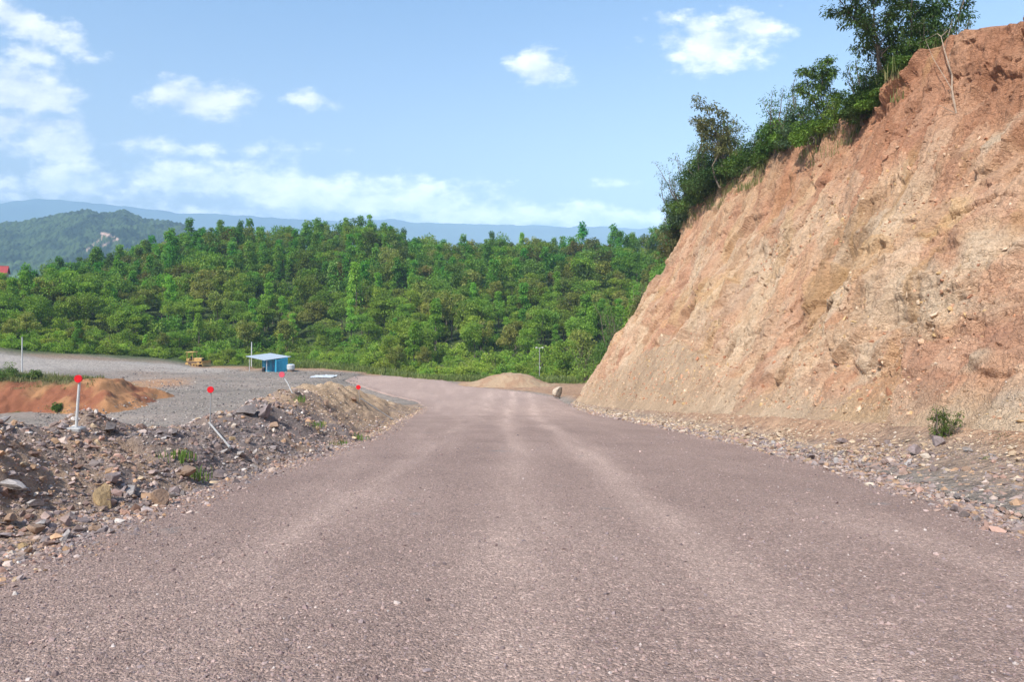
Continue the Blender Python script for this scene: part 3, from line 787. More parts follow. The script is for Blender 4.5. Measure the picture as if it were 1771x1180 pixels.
# ------------------------------------------------------------------ loose stone, as ground cover
def scatter_stones():
    r = np.random.default_rng(11)
    # gravel on the road, dense close to the eye
    n = 52000
    D = np.exp(r.uniform(math.log(2.3), math.log(26), n)); x = r.uniform(-.95, .95, n) * D * .95 + .3
    k = (x > xfoot(D) + .05) & (x < xedge(D) - .02); D, x = D[k], x[k]
    edge = np.minimum(x - xfoot(D), xedge(D) - x)
    rut = np.exp(-((x - 1.75) / .5) ** 2) + np.exp(-((x + .15) / .5) ** 2)
    k = r.uniform(0, 1, len(x)) < np.clip(1 - .65 * rut, .1, 1); D, x, edge = D[k], x[k], edge[k]
    z = road_z(x, D)[0]
    size = np.clip(r.lognormal(math.log(.0066), .45, len(x)), .004, .03) * (1 + .5 * sstep(1.4, 0, edge)) * (1 + .035 * D)
    cols = pick_cols(r, len(x), np.array([1.12, 1.03, .99]) * np.array([[.25, .19, .18], [.21, .16, .155], [.29, .225, .21], [.17, .14, .14], [.33, .26, .24], [.24, .2, .2]]), .16)
    br = r.uniform(0, 1, len(x)) < .02; cols[br] = np.array([.5, .42, .38])
    stones('gravel', np.stack([x, D, z], -1), size, cols, 1, 'loose gravel lying on the crushed stone road', .6, .25)
    # coarse gravel strewn over the yard
    n = 16000; D = np.exp(r.uniform(math.log(52), math.log(104), n)); px_ = r.uniform(60, 620, n); x = (px_ - CX) / F * D; z = surf(x, D); kk = (z < -9.9) & (x < -11 - .06 * D); x, D, z = x[kk], D[kk], z[kk]
    size = np.clip(r.lognormal(math.log(.055), .5, len(x)), .03, .2); cols = pick_cols(r, len(x), np.array([[.3, .26, .23], [.2, .17, .15], [.38, .33, .28], [.27, .21, .19], [.15, .13, .12]]), .2)
    stones('yard_gravel', np.stack([x, D, z], -1), size, cols, 5, 'coarse gravel and stones strewn over the yard', .5, .3)
    # rubble on the left bank
    n = 62000
    D = np.exp(r.uniform(math.log(4.0), math.log(58), n)); q = r.uniform(-.3, 1, n) ; q = np.where(q < 0, q * r.uniform(0, 1.8, n) ** 2, q * 5.0)
    x = xfoot(D) - q - .05; z = np.where(q < .1, np.maximum(road_z(x, D)[0], berm_z(x, D)), berm_z(x, D))
    size = np.clip(r.lognormal(math.log(.02), .62, n), .008, .11) * (1 + .016 * D) * np.where(q < 0, .75, 1)
    cols = pick_cols(r, n, STONE_COLS, .22)
    far = sstep(21, 29, D + r.normal(0, 2.5, n)) * np.where(q > .6, 1, .4)
    tanc = pick_cols(r, n, np.array([[.47, .33, .2], [.4, .28, .18], [.52, .38, .26]]), .15)
    sel = r.uniform(0, 1, n) < far * .85; cols[sel] = tanc[sel]; size = size * (1 - .45 * far)
    m = fbm(x / 1.1, D / 1.1, oct=3, seed=301); dk = (m > .12) & (D < 20); cols[dk] = cols[dk] * .6 + np.array([.14, .13, .14]) * .4
    br = r.uniform(0, 1, n) < .07; cols[br] = pick_cols(r, int(br.sum()), np.array([[.46, .38, .31], [.5, .45, .41], [.42, .31, .2]]), .12); cols *= 1.12
    kp = r.uniform(0, 1, n) > .72 * far; x, D, z, size, cols = x[kp], D[kp], z[kp], size[kp], cols[kp]
    stones('rubble', np.stack([x, D, z], -1), size, cols, 2, 'broken stone rubble covering the bank on the left', .5, .3)
    # stone at the right shoulder and scree under the cut
    n = 42000
    D = np.exp(r.uniform(math.log(5.5), math.log(62), n)); u = r.uniform(-.25, 1.2, n); u = np.where(u < 0, u * r.uniform(0, 1, n), u); u = np.where((u > .45) & (r.uniform(0, 1, n) < .3), r.uniform(0, .45, n), u)
    e = xedge(D); x = e + (xtoe(D) - e) * u
    z = np.where(u < .02, np.maximum(road_z(x, D)[0], Hbase(x, D)), Hbase(x, D))
    fx, fz = face_xyz(D, np.clip(u - 1, 0, 1)); ft = np.clip(u - 1, 0, 1) * .5
    fx, fz = face_xyz(D, ft); dd = face_disp(D, ft)[0]
    onf = u > 1; x = np.where(onf, fx + FDIR[0] * dd, x); z = np.where(onf, fz + FDIR[2] * dd, z)
    near = sstep(19, 13, D + r.normal(0, 1.5, n)) * sstep(.85, .5, u)
    size = np.clip(r.lognormal(math.log(.019), .62, n), .008, .11) * (1 + .02 * D) * (1 - .45 * sstep(.3, .9, u))
    cols = pick_cols(r, n, np.array([[.44, .32, .21], [.38, .27, .175], [.47, .36, .25], [.34, .23, .155], [.5, .39, .28]]), .15)
    g = pick_cols(r, n, STONE_COLS * .95 + .02, .2); edgeg = (u < .3 + .15 * r.normal(size=n)) & (r.uniform(0, 1, n) < .85)
    sel = (r.uniform(0, 1, n) < near * .9) | edgeg; cols[sel] = g[sel]
    br = r.uniform(0, 1, n) < .015; cols[br] = np.array([.55, .46, .37])
    stones('scree', np.stack([x, D, z], -1), size, cols, 3, 'fallen earth and broken stone at the foot of the cut', .5, .25)
scatter_stones()

# a few clods and stones that stand proud of the face
def face_stones():
    r = np.random.default_rng(12); n = 15000
    y = r.uniform(12, 63, n); t = r.uniform(.03, .97, n)
    mk = (fbm(y / 2.5, t * 17 / 2.5, oct=3, seed=320) > 0) | (fan_mask(y, t, 0) > .5)
    y, t = y[mk], t[mk]; n = len(y)
    x, z = face_xyz(y, t); d = face_disp(y, t)[0] - .01
    size = np.clip(r.lognormal(math.log(.042), .5, n), .018, .17)
    cols = pick_cols(r, n, np.array([[.5, .31, .19], [.46, .25, .15], [.56, .41, .28], [.42, .2, .11], [.5, .33, .16]]), .14)
    red = sstep(.6, .9, t)[:, None] * .75; cols = cols * (1 - red) + np.array([.42, .185, .1]) * red
    stones('earth_clods', np.stack([x + FDIR[0] * d, y, z + FDIR[2] * d], -1), size, cols, 4, 'clods and stones sticking out of the bare cut face', .7, .35)
face_stones()

# ------------------------------------------------------------------ single rocks
ROCK_SETS = {}
def rock_proto(kind, k, c, flat):
    V = rock_verts(900 + 17 * k + len(kind), flat)
    r = np.random.default_rng(k); cc = np.tile(c, (len(V), 1)) * (1 + .08 * r.normal(size=(len(V), 1)))
    n = fbm(V[:, 0] * 1.5 + k, V[:, 1] * 1.5, V[:, 2] * 4, oct=3, seed=400 + k)[:, None]
    cc = cc * (1 + .45 * n); cc = cc * .7 + .3 * np.array([.29, .225, .18])
    return mesh_np(kind, V, ICO2[1], M_stone, col=np.clip(cc, .02, .8), me_only=True)
ROCK_KINDS = [('purple grey', (.21, .165, .17), .55), ('rusty brown', (.31, .19, .12), .6), ('pale grey', (.37, .34, .325), .45), ('dark grey', (.12, .11, .115), .55), ('ochre', (.40, .27, .12), .65), ('pinkish', (.34, .235, .205), .5)]
for kn, c, fl in ROCK_KINDS:
    ROCK_SETS[kn] = [rock_proto('rock', k + 10 * len(ROCK_SETS), np.array(c), fl) for k in range(3)]
def put_rock(kind, loc, size, r, label, group=None, sink=.12, name='rock', tilt=.35, rz=None):
    o = link(name, ROCK_SETS[kind][int(r.integers(0, 3))])
    o.location = (loc[0], loc[1], loc[2] + size * (.45 - sink)); o.scale = (size, size, size)
    o.rotation_euler = (r.normal(0, tilt), r.normal(0, tilt), r.uniform(0, 6.28) if rz is None else rz)
    return tag(o, label, 'rock', group)
R_ = np.random.default_rng(77)
HERO = [('ochre', 181, 862, 27, 'yellowish upright rock leaning beside a dark gap in the rubble bank'),
        ('pale grey', 226, 850, 26, 'grey blocky rock just right of the yellowish upright rock'),
        ('purple grey', 196, 828, 24, 'purple grey rock lying above the yellowish upright rock'),
        ('pale grey', 22, 838, 44, 'large pale slab on the bank slope at the left edge of the photo'),
        ('pale grey', 58, 876, 20, 'pale flat rock below the large slab'),
        ('pale grey', 70, 912, 24, 'pale grey rock with a flat top near the foot of the bank'),
        ('pale grey', 114, 926, 17, 'light pointed rock at the foot of the bank beside the gravel'),
        ('ochre', 40, 946, 15, 'mustard coloured rock low at the left edge of the road'),
        ('pinkish', 112, 905, 20, 'pink red rock between pale stones near the foot of the bank'),
        ('rusty brown', 322, 822, 23, 'rusty brown rock at the right foot of the bank below the fallen post'),
        ('dark grey', 428, 712, 22, 'dark grey spiky rock on the bank crest'),
        ('purple grey', 458, 712, 22, 'purple brown block with a flat top on the bank crest'),
        ('dark grey', 190, 742, 24, 'dark flat rock on the crest just right of the near red marker'),
        ('pale grey', 388, 782, 12, 'white stone at the lower end of the fallen white post'),
        ('rusty brown', 475, 738, 14, 'orange brown rock below the blocks on the bank crest'),
        ('rusty brown', 612, 692, 11, 'orange rock at the foot of the small red marker on the mound'),
        ('pale grey', 4, 728, 16, 'pale boulder on top of the bank at the left edge'),
        ('dark grey', 302, 748, 13, 'dark rock on the bank crest left of the fallen post'),
        ('rusty brown', 16, 900, 22, 'brown rock low on the bank at the left edge')]
for kd, px, py, pr, lab in HERO:
    p = hit(px, py + pr * .3); o = put_rock(kd, p, pr * p.y / F * .92, R_, lab, sink=.08, tilt=.12 if 'upright' in lab[:20] or 'slab' in lab else .35)
    if lab.startswith('yellowish upright'): o.scale = (o.scale[0] * .8, o.scale[1] * .8, o.scale[2] * 1.75)
    if 'large pale slab' in lab: o.scale = (o.scale[0] * 1.15, o.scale[1], o.scale[2] * .5)
HERO_R = [('purple grey', 1620, 768, 17, 'purple grey slab resting on the right shoulder below the tall weed'),
          ('purple grey', 1455, 766, 13, 'dark purple rock at the edge of the road below the cut'),
          ('pale grey', 1672, 780, 12, 'pale narrow slab on the right shoulder beside the low weed'),
          ('purple grey', 1582, 782, 19, 'greyish block in the middle of the right shoulder rubble'),
          ('pale grey', 1570, 803, 12, 'whitish stone nearest the road on the right shoulder'),
          ('pinkish', 1530, 802, 14, 'pinkish rock at the edge of the gravel on the right'),
          ('dark grey', 1655, 862, 15, 'dark grey clod of stone lying low at the right road edge')]
def hit_r(px, py):
    D = np.arange(6, 90, .04); x = (px - CX) / F * D; z = Hbase(x, D); b = (CY - py) / F * D <= z
    i = int(np.argmax(b)); return Vector((float(x[i]), float(D[i]), float(z[i])))
for kd, px, py, pr, lab in HERO_R:
    p = hit_r(px, py + 3); put_rock(kd, p, pr * p.y / F, R_, lab, sink=.05)
# the boulder at the far bend
p = hit_r(964, 689)
M_b = mesh_np('boulder', rock_verts(4321, .75, ICO2, 14), ICO2[1], M_stone, col=np.tile([.47, .38, .29], (len(ICO2[0]), 1)) * (1 + .15 * np.random.default_rng(3).normal(size=(len(ICO2[0]), 1))), me_only=True)
o = link('boulder', M_b); s = 15 * p.y / F; o.location = (p.x, p.y, p.z + s * .5); o.scale = (s, s * .9, s * .95); o.rotation_euler = (.2, -.55, .4)
tag(o, 'big tan boulder at the roadside where the cut ends', 'boulder')
p = hit_r(1083, 681); put_rock('ochre', p, 6 * p.y / F, R_, 'small tan boulder lying on the scree left of the cut', tilt=.2)
names = [k[0] for k in ROCK_KINDS]
for i in range(95):       # further rocks of the left bank
    D = math.exp(R_.uniform(math.log(5.2), math.log(34))); q = R_.uniform(-.1, 2.9) if D > 12 else R_.uniform(-.15, 2.6)
    if R_.uniform() < .4: q = R_.uniform(-.1, .7)
    x = float(xfoot(D)) - q; kd = names[int(R_.choice(6, p=[.3, .2, .12, .13, .1, .15]))]
    put_rock(kd, (x, D, zs(x, D)), float(np.clip(R_.lognormal(math.log(.082), .4), .035, .2)), R_, f'{kd} broken rock among the rubble of the left bank', f'{kd} rocks of the left bank', tilt=.5)
for i in range(70):        # further rocks of the right shoulder
    D = math.exp(R_.uniform(math.log(7.5), math.log(30))); u = R_.uniform(-.05, .7) ** 1.2 if R_.uniform() > .3 else R_.uniform(0, .2)
    u = float(np.real(u)); e = float(xedge(D)); x = e + (float(xtoe(D)) - e) * u
    kd = names[int(R_.choice(6, p=[.35, .12, .18, .15, .05, .15]))]
    put_rock(kd, (x, D, float(Hbase(x, D))), float(np.clip(R_.lognormal(math.log(.085), .35), .04, .17)), R_, f'{kd} broken rock on the right shoulder under the cut', f'{kd} rocks of the right shoulder', tilt=.45)

# ------------------------------------------------------------------ soil mound at the bend
def dirt_mound():
    x = np.linspace(-8.5, 9, 150); y = np.linspace(-5, 5, 90)
    Yg, X = np.meshgrid(y, x, indexing='ij')
    n = fbm(X / 1.5, Yg / 1.5, oct=4, seed=501); n2 = fbm(X / .4, Yg / .4, oct=3, seed=502)
    q = np.sqrt((X / np.where(X < 0, 8., 6.8)) ** 2 + (Yg / 4) ** 2) + .1 * n
    Z = 1.4 * (1 - sstep(0.1, 1.02, q)) * (1 + .25 * vn(X / 2.2, Yg * 0, seed=7)) + .3 * n * (q < 1) + .08 * n2 - .14 - .6 * sstep(.95, 1.2, q)
    t = sstep(-.3, .3, n + .5 * n2)[..., None]
    c = np.array([.45, .315, .2]) * (1 - t) + np.array([.40, .25, .155]) * t
    o = mesh_np('soil_mound', np.stack([X, Yg, Z], -1).reshape(-1, 3), grid_faces(*X.shape), M_soil, col=c.reshape(-1, 3), smooth=True)
    o.location = (-.2, 84, zs(-.2, 84)); tag(o, 'low mound of tan soil at the far bend of the road', 'soil mound')
dirt_mound()

# ------------------------------------------------------------------ red disc markers and poles
M_red = mat_plain('red_reflector', (.72, .012, .02), .35, var=.06)
M_white = mat_plain('white_paint', (.62, .62, .6), .5, var=.1)
M_greyp = mat_plain('dull_grey_paint', (.34, .33, .32), .6, var=.12)
M_pinkred = mat_plain('faded_red_reflector', (.66, .10, .14), .4, var=.08)
def marker(base, top, rdisc, label, mpost, mdisc, rpost=.022):
    base, top = Vector(base), Vector(top)
    t = thing('marker_post', label, 'marker post', base); L = top - base
    MB().tube([(0, 0, -.12), L * .5, L * .995], [rpost, rpost, rpost * .9], 8).build('post', mpost, t)
    d = MB(); n = 20; a = np.linspace(0, 2 * math.pi, n, endpoint=False); th = .014
    f = np.stack([np.cos(a) * rdisc, np.full(n, -th), np.sin(a) * rdisc], -1)
    b = f.copy(); b[:, 1] = th; d.prism(b, f)
    o = d.build('reflector_disc', mdisc, t); o.location = L + Vector((0, -rpost - th, 0))
    return t
b = hit(131, 745); T = P(138, 655, b.y - .02); marker(b, T, 6.6 * b.y / F, 'upright white post with a red disc on the near left bank', M_white, M_red)
cbp = MB(); cbp.box((0, 0, .0), (.26, .2, .1), .02); o = cbp.build('concrete_foot', M_greyp); o.parent = bpy.data.objects['marker_post']
b = hit(363, 741); T = P(365, 674, b.y); marker(b, T, 5.6 * b.y / F, 'thin grey post with a red disc above the middle of the left bank', M_greyp, M_red, .014)
b = hit(509, 683); T = P(488, 648, b.y); marker(b, T, 5 * b.y / F, 'leaning white post with a faded pinkish red disc near the blue hut', M_white, M_pinkred, .019)
b = hit(622, 694); T = P(620, 670, b.y); marker(b, T, 4 * b.y / F, 'short post with a small red disc on the tan soil mound', M_greyp, M_red, .014)
M_worn = mat_plain('worn_white_paint', (.38, .36, .34), .7, var=.3, scale=14)
def lying_pole(p0, p1, r, label, knob=False):
    a, c = hit(*p0), hit(*p1); a.z += .1; c.z += .05
    t = thing('fallen_post', label, 'fallen post', (a + c) / 2); m = (a + c) / 2
    MB().tube([a - m, (a + c) / 2 - m, c - m], r, 8).build('post', M_worn, t)
    MB().tube([(c - m) * .9, (c - m) * 1.04], r * 1.35, 8).build('end_cap', M_greyp, t)
lying_pole((362, 741), (397, 780), .022, 'weathered white post fallen across the middle of the left bank')
lying_pole((624, 693), (678, 727), .032, 'white post lying down the road side of the soil mound')

def utility(px, py0, py1, D, r, label, name, cat, head=False):
    x = (px - CX) / F * D; z1 = (CY - py1) / F * D; z0 = zs(x, D) if py0 is None else (CY - py0) / F * D
    t = thing(name, label, cat, (x, D, z0)); h = z1 - z0
    MB().tube([(0, 0, -.3), (0, 0, h * .5), (.02, 0, h)], [r, r * .9, r * .8], 8).build('pole', M_greyp if head else M_white, t)
    if head:
        MB().tube([(-.42, 0, h - .06), (.42, 0, h - .06)], .03, 6).build('cross_arm', M_greyp, t)
        for s in (-1, 1): MB().box((s * .4, -.02, h - .04), (.26, .2, .14), .03).build('lamp_head', M_white, t)
        MB().box((.06, -.08, h * .4), (.2, .14, .3), .02).build('control_box', M_greyp, t)
    else:
        MB().tube([(.02, 0, h - .01), (.02, 0, h + .05)], r * 1.1, 8).build('pole_cap', M_greyp, t)
    return t
utility(435, 631, 592, 106.5, .085, 'tall white pole standing beside the blue hut', 'white_pole', 'pole')
utility(38, None, 584, 76, .07, 'slim pale pole on the grassy bank at the left edge', 'bank_pole', 'pole')
utility(933, None, 601, 90.5, .05, 'thin pole with two small lamp heads in front of the green bushes', 'lamp_post', 'lamp post', True)

# ------------------------------------------------------------------ blue hut
M_blue = NT('blue_painted_sheet'); _v = M_blue.obj()
M_blue = M_blue.finish(M_blue.ramp(M_blue.noise(3, _v), (.3, (.03, .27, .42)), (.7, (.05, .36, .53))), .55)
M_dblue = mat_plain('dark_blue_door', (.025, .17, .3), .55)
M_roof = mat_plain('pale_blue_roof_sheet', (.38, .43, .48), .4, var=.07)
M_dark = mat_plain('dark_rubber', (.03, .03, .032), .7)
M_tank = mat_plain('white_plastic', (.56, .57, .58), .45, var=.05)
def hut():
    Fc = np.array([-35.5, 103.0]); a = np.array([.7, .714]); b = np.array([-.76, .65]); La, Lb = 1.75, 4.1
    z0 = zs(-36, 104) - .05
    t = thing('blue_hut', 'small blue sheet metal hut with a pale overhanging roof across the yard', 'hut', (Fc[0], Fc[1], z0))
    q = lambda u, v: np.array([u * a[0] + v * b[0], u * a[1] + v * b[1]])
    H0, H1 = 1.93, 2.3                                            # wall height at the front and at the back
    pts = [q(0, 0), q(La, 0), q(La, Lb), q(0, Lb)]
    hs = [H0, H0 + .25, H1 + .1, H0 + .15]
    def wall(i, j):
        p0, p1 = pts[i], pts[j]; d = (p1 - p0); L = np.linalg.norm(d); d /= L; nrm = np.array([d[1], -d[0]])
        n = int(L / .14); m = MB()
        # horizontal lapped boards
        rows = 11
        for k in range(rows):
            f0, f1 = k / rows, (k + 1) / rows
            V = []
            for off, f in ((.03, f0), (.005, f1)):
                for P0, hh in ((p0, hs[i]), (p1, hs[j])):
                    c = P0 + nrm * off; V.append((c[0], c[1], hh * f))
            for off, f in ((-.04, f0), (-.04, f1)):
                for P0, hh in ((p0, hs[i]), (p1, hs[j])):
                    c = P0 + nrm * off; V.append((c[0], c[1], hh * f))
            m.add(V, [[0, 1, 3, 2], [4, 6, 7, 5], [0, 4, 5, 1], [2, 3, 7, 6]])
        m.build('wall', M_blue, t)
    for i, j in ((0, 1), (1, 2), (2, 3), (3, 0)): wall(i, j)
    for k in range(4):
        MB().box((*pts[k], hs[k] / 2), (.1, .1, hs[k] + .02)).build('corner_post', M_dblue, t)
    # door and shutter on the long left wall, facing out
    nrm = np.array([-a[0], -a[1]])
    def panel(name, v0, v1, za, zb, mat, off=.06):
        p0, p1 = q(0, v0) + nrm * off, q(0, v1) + nrm * off; i0, i1 = q(0, v0) + nrm * .028, q(0, v1) + nrm * .028
        return MB().prism([(*i0, za), (*p0, za), (*p1, za), (*i1, za)], [(*i0, zb), (*p0, zb), (*p1, zb), (*i1, zb)]).build(name, mat, t)
    d = panel('door', .5, 1.3, .05, 1.75, M_dblue)
    c = q(0, .62) + nrm * .09; h = MB().box((*c, .95), (.05, .05, .16)).build('handle', M_greyp); h.parent = d
    panel('shutter', 2.0, 3.1, .8, 1.55, M_dblue)
    # corrugated roof sheet with thickness
    rc = np.array([[-36.95, 102.0, -8.93], [-33.9, 105.0, -8.64], [-38.3, 108.4, -8.36], [-41.05, 105.3, -8.6]]) - np.array([Fc[0], Fc[1], z0])
    nu, nv = 61, 6; u = np.linspace(0, 1, nu); v = np.linspace(0, 1, nv)
    U, W = np.meshgrid(u, v, indexing='ij')
    S = (rc[0] * ((1 - U) * (1 - W))[..., None] + rc[3] * (U * (1 - W))[..., None] + rc[2] * (U * W)[..., None] + rc[1] * ((1 - U) * W)[..., None])
    S[..., 2] += .022 * np.cos(U * 2 * math.pi * 20)
    S2 = S.copy(); S2[..., 2] -= .05
    nq = nu * nv; top = grid_faces(nu, nv)[:, ::-1]; bot = grid_faces(nu, nv) + nq
    i = np.arange(nq).reshape(nu, nv); loop = np.concatenate([i[:-1, 0], i[-1, :-1], i[:0:-1, -1], i[0, :0:-1]])
    side = np.stack([loop, np.roll(loop, -1), np.roll(loop, -1) + nq, loop + nq], -1)
    mesh_np('roof', np.vstack([S.reshape(-1, 3), S2.reshape(-1, 3)]), [np.concatenate([top, bot, side])], M_roof, parent=t)
    for k, (px_, py_) in enumerate(((.06, .12), (.94, .1), (.94, .9))):
        w = rc[0] * (1 - px_) * (1 - py_) + rc[3] * px_ * (1 - py_) + rc[2] * px_ * py_ + rc[1] * (1 - px_) * py_
        MB().tube([(w[0], w[1], -.1), (w[0], w[1], w[2] - .05)], .045, 6).build('roof_post', M_white, t)
    # tank and drum beside the hut
    c = np.array([-33.75, 104.2]); zt = zs(*c)
    tk = thing('water_tank', 'white plastic water tank on a brown base right of the blue hut', 'water tank', (*c, zt))
    def ring(z, r, n=18): a_ = np.linspace(0, 2 * math.pi, n, endpoint=False); return [(math.cos(k) * r, math.sin(k) * r, z) for k in a_]
    MB().prism(ring(-.05, .52), ring(.32, .52)).build('base', mat_plain('brown_base', (.2, .13, .09), .8), tk)
    m = MB()
    for z_a, r_a, z_b, r_b in ((.325, .55, .5, .6), (.5, .57, .75, .6), (.75, .57, 1.0, .6), (1.0, .6, 1.13, .42)): m.prism(ring(z_a, r_a), ring(z_b, r_b))
    m.build('tank_body', M_tank, tk, smooth=False); MB().prism(ring(1.131, .2), ring(1.2, .18)).build('lid', M_dblue, tk)
    c = np.array([-37.6, 103.4]); dr = thing('drum', 'small dark drum standing against the shaded wall of the blue hut', 'drum', (*c, zs(*c)))
    m = MB(); m.prism(ring(-.03, .25, 14), ring(.3, .26, 14)); m.prism(ring(.3, .28, 14), ring(.34, .28, 14)); m.prism(ring(.34, .26, 14), ring(.68, .25, 14)); m.build('drum_body', M_dark, dr)
    MB().prism(ring(.681, .23, 14), ring(.71, .23, 14)).build('lid', M_greyp, dr)
hut()
# pale plastic sheet and planks on the ground by the hut
def sheet():
    x = np.linspace(-1.6, 1.6, 40); y = np.linspace(-1.3, 1.3, 30); Yg, X = np.meshgrid(y, x, indexing='ij')
    Z = .16 * np.abs(fbm(X / .7, Yg / .7, oct=4, seed=601)) + .12 * np.exp(-(X ** 2 + Yg ** 2)); X2 = X * (1 + .2 * fbm(Yg, X, seed=602)); Y2 = Yg * (1 + .25 * fbm(X, Yg, seed=603))
    V = np.stack([X2, Y2, Z + .05], -1).reshape(-1, 3); n = len(V); B = V.copy(); B[:, 2] -= .03
    i = np.arange(n).reshape(X.shape); loop = np.concatenate([i[:-1, 0][::-1] * 0 + i[:-1, 0], i[-1, :-1], i[:0:-1, -1], i[0, :0:-1]])
    side = np.stack([loop, np.roll(loop, -1), np.roll(loop, -1) + n, loop + n], -1)[:, ::-1]
    o = mesh_np('plastic_sheet', np.vstack([V, B]), [np.concatenate([grid_faces(*X.shape), grid_faces(*X.shape)[:, ::-1] + n, side])], M_tank, smooth=True)
    p = hit(561, 652, 60); o.location = p; tag(o, 'crumpled white plastic sheet lying on the yard right of the hut', 'plastic sheet')
sheet()

# ------------------------------------------------------------------ bulldozer
def bulldozer():
    D = 111.; x = (322 - CX) / F * D; y0 = D
    my = mat_plain('faded_yellow_paint', (.50, .31, .11), .6, var=.2, scale=3); mb = mat_plain('rusty_track_steel', (.12, .07, .045), .8, var=.3)
    z = zs(x + 2, y0)
    t = thing('bulldozer', 'old yellow bulldozer with a canopy parked in front of the forest', 'bulldozer', (x + 1.6, y0, z), rz=-.12)
    for s in (-1, 1):
        m = MB(); a = np.linspace(math.pi / 2, 3 * math.pi / 2, 7); prof = [(-.95 + .36 * math.cos(k), .40 + .36 * math.sin(k)) for k in a] + [(.95 - .36 * math.cos(k), .40 - .36 * math.sin(k)) for k in a]
        m.prism([(p[0], s * .82 + .19, p[1]) for p in prof], [(p[0], s * .82 - .19, p[1]) for p in prof])
        tr = m.build('track', mb, t)
        w = MB()
        for cx in (-.95, -.5, 0, .5, .95):
            rr = .27 if abs(cx) > .9 else .14; cz = .40 if abs(cx) > .9 else .2
            w.tube([(cx, s * .82 - .22, cz), (cx, s * .82 + .22, cz)], rr, 12)
        w.build('wheels', my).parent = tr
    MB().box((.45, 0, 1.0), (1.5, .8, .62), .08).build('engine_hood', my, t)
    MB().box((-.1, 0, .62), (2.2, 1.2, .34), .05).build('chassis', my, t)
    MB().box((1.235, 0, .98), (.06, .66, .5), .01).build('radiator_grille', M_dark, t)
    MB().box((-1.12, 0, .98), (.5, 1.15, .44), .06).build('fuel_tank', my, t)
    MB().box((-.58, 0, 1.12), (.36, .55, .16), .04).box((-.74, 0, 1.36), (.12, .5, .42), .04).build('seat', M_dark, t)
    for sx in (-1.2, -.25):
        for s in (-1, 1): MB().tube([(sx, s * .55, .9), (sx, s * .55, 2.2)], .045, 6).build('canopy_post', my, t)
    MB().box((-.72, 0, 2.25), (1.4, 1.4, .09), .03).build('canopy_roof', my, t)
    MB().tube([(.6, .18, 1.3), (.6, .18, 1.85)], .05, 8).build('exhaust_pipe', mb, t)
    for s in (-1, 1): MB().tube([(-.1, s * 1.08, .42), (1.3, s * 1.08, .4), (1.78, s * .95, .45)], .075, 6).build('push_arm', my, t)
    m = MB(); pr = [(1.9 - .2 * math.sin(k * math.pi / 6), .08 + .16 * k) for k in range(6)]
    m.prism([(p[0] + .07, -1.25, p[1]) for p in pr] + [(p[0], -1.25, p[1]) for p in pr[::-1]], [(p[0] + .07, 1.25, p[1]) for p in pr] + [(p[0], 1.25, p[1]) for p in pr[::-1]])
    m.build('blade', my, t)
bulldozer()

# ------------------------------------------------------------------ red roofed house on the ridge
def house():
    D = 232.; x = (-14 - CX) / F * D; z = 5.6
    mw = mat_plain('pink_plaster', (.5, .27, .2), .85, var=.12, scale=1); mr = mat_plain('red_tiles', (.36, .05, .045), .7, var=.2, scale=2)
    t = thing('hill_house', 'small house with a red roof on the ridge at the left edge', 'house', (x, D, z), rz=.5)
    w, d, h, rg = 8.4, 6.4, 3.9, 2.1
    MB().box((0, 0, h / 2 - .8), (w, d, h + 1.6)).build('wall', mw, t)
    for s in (-1, 1):
        MB().prism([(s * w / 2, -d / 2, h + .002), (s * w / 2 - s * .2, -d / 2, h + .002), (s * w / 2 - s * .2, d / 2, h + .002), (s * w / 2, d / 2, h + .002)][::s], [(s * w / 2, -.05, h + rg - .02), (s * w / 2 - s * .2, -.05, h + rg - .02), (s * w / 2 - s * .2, .05, h + rg - .02), (s * w / 2, .05, h + rg - .02)][::s]).build('gable', mw, t)
    m = MB(); X = w / 2 + .5
    for s in (-1, 1):
        b = [(-X, s * (d / 2 + .6), h - .38), (X, s * (d / 2 + .6), h - .38), (X, 0, h + rg), (-X, 0, h + rg)]
        if s > 0: b = b[::-1]
        m.prism(b, [(p[0], p[1], p[2] + .16) for p in b])
    rf = m.build('roof', mr, t); r_ = MB().tube([(-X, 0, h + rg + .16), (X, 0, h + rg + .16)], .14, 6).build('ridge_cap', mr); r_.parent = rf
    for cx in (-2.6, 0, 2.6):
        f = MB().box((cx, -d / 2 - .04, 2.0), (1.2, .08, 1.3)).build('window', M_white, t); MB().box((cx, -d / 2 - .09, 2.0), (1.0, .03, 1.1)).build('pane', M_dark).parent = f
    dd = MB().box((w / 2 + .04, -1., 1.1), (.08, 1.0, 2.2)).build('door', mat_plain('brown_door', (.16, .08, .05), .6), t); MB().box((w / 2 + .1, -.62, 1.1), (.05, .05, .18)).build('handle', M_greyp).parent = dd
    f = MB().box((w / 2 + .04, 1.5, 2.0), (.08, 1.2, 1.3)).build('window', M_white, t); MB().box((w / 2 + .09, 1.5, 2.0), (.03, 1.0, 1.1)).build('pane', M_dark).parent = f
house()

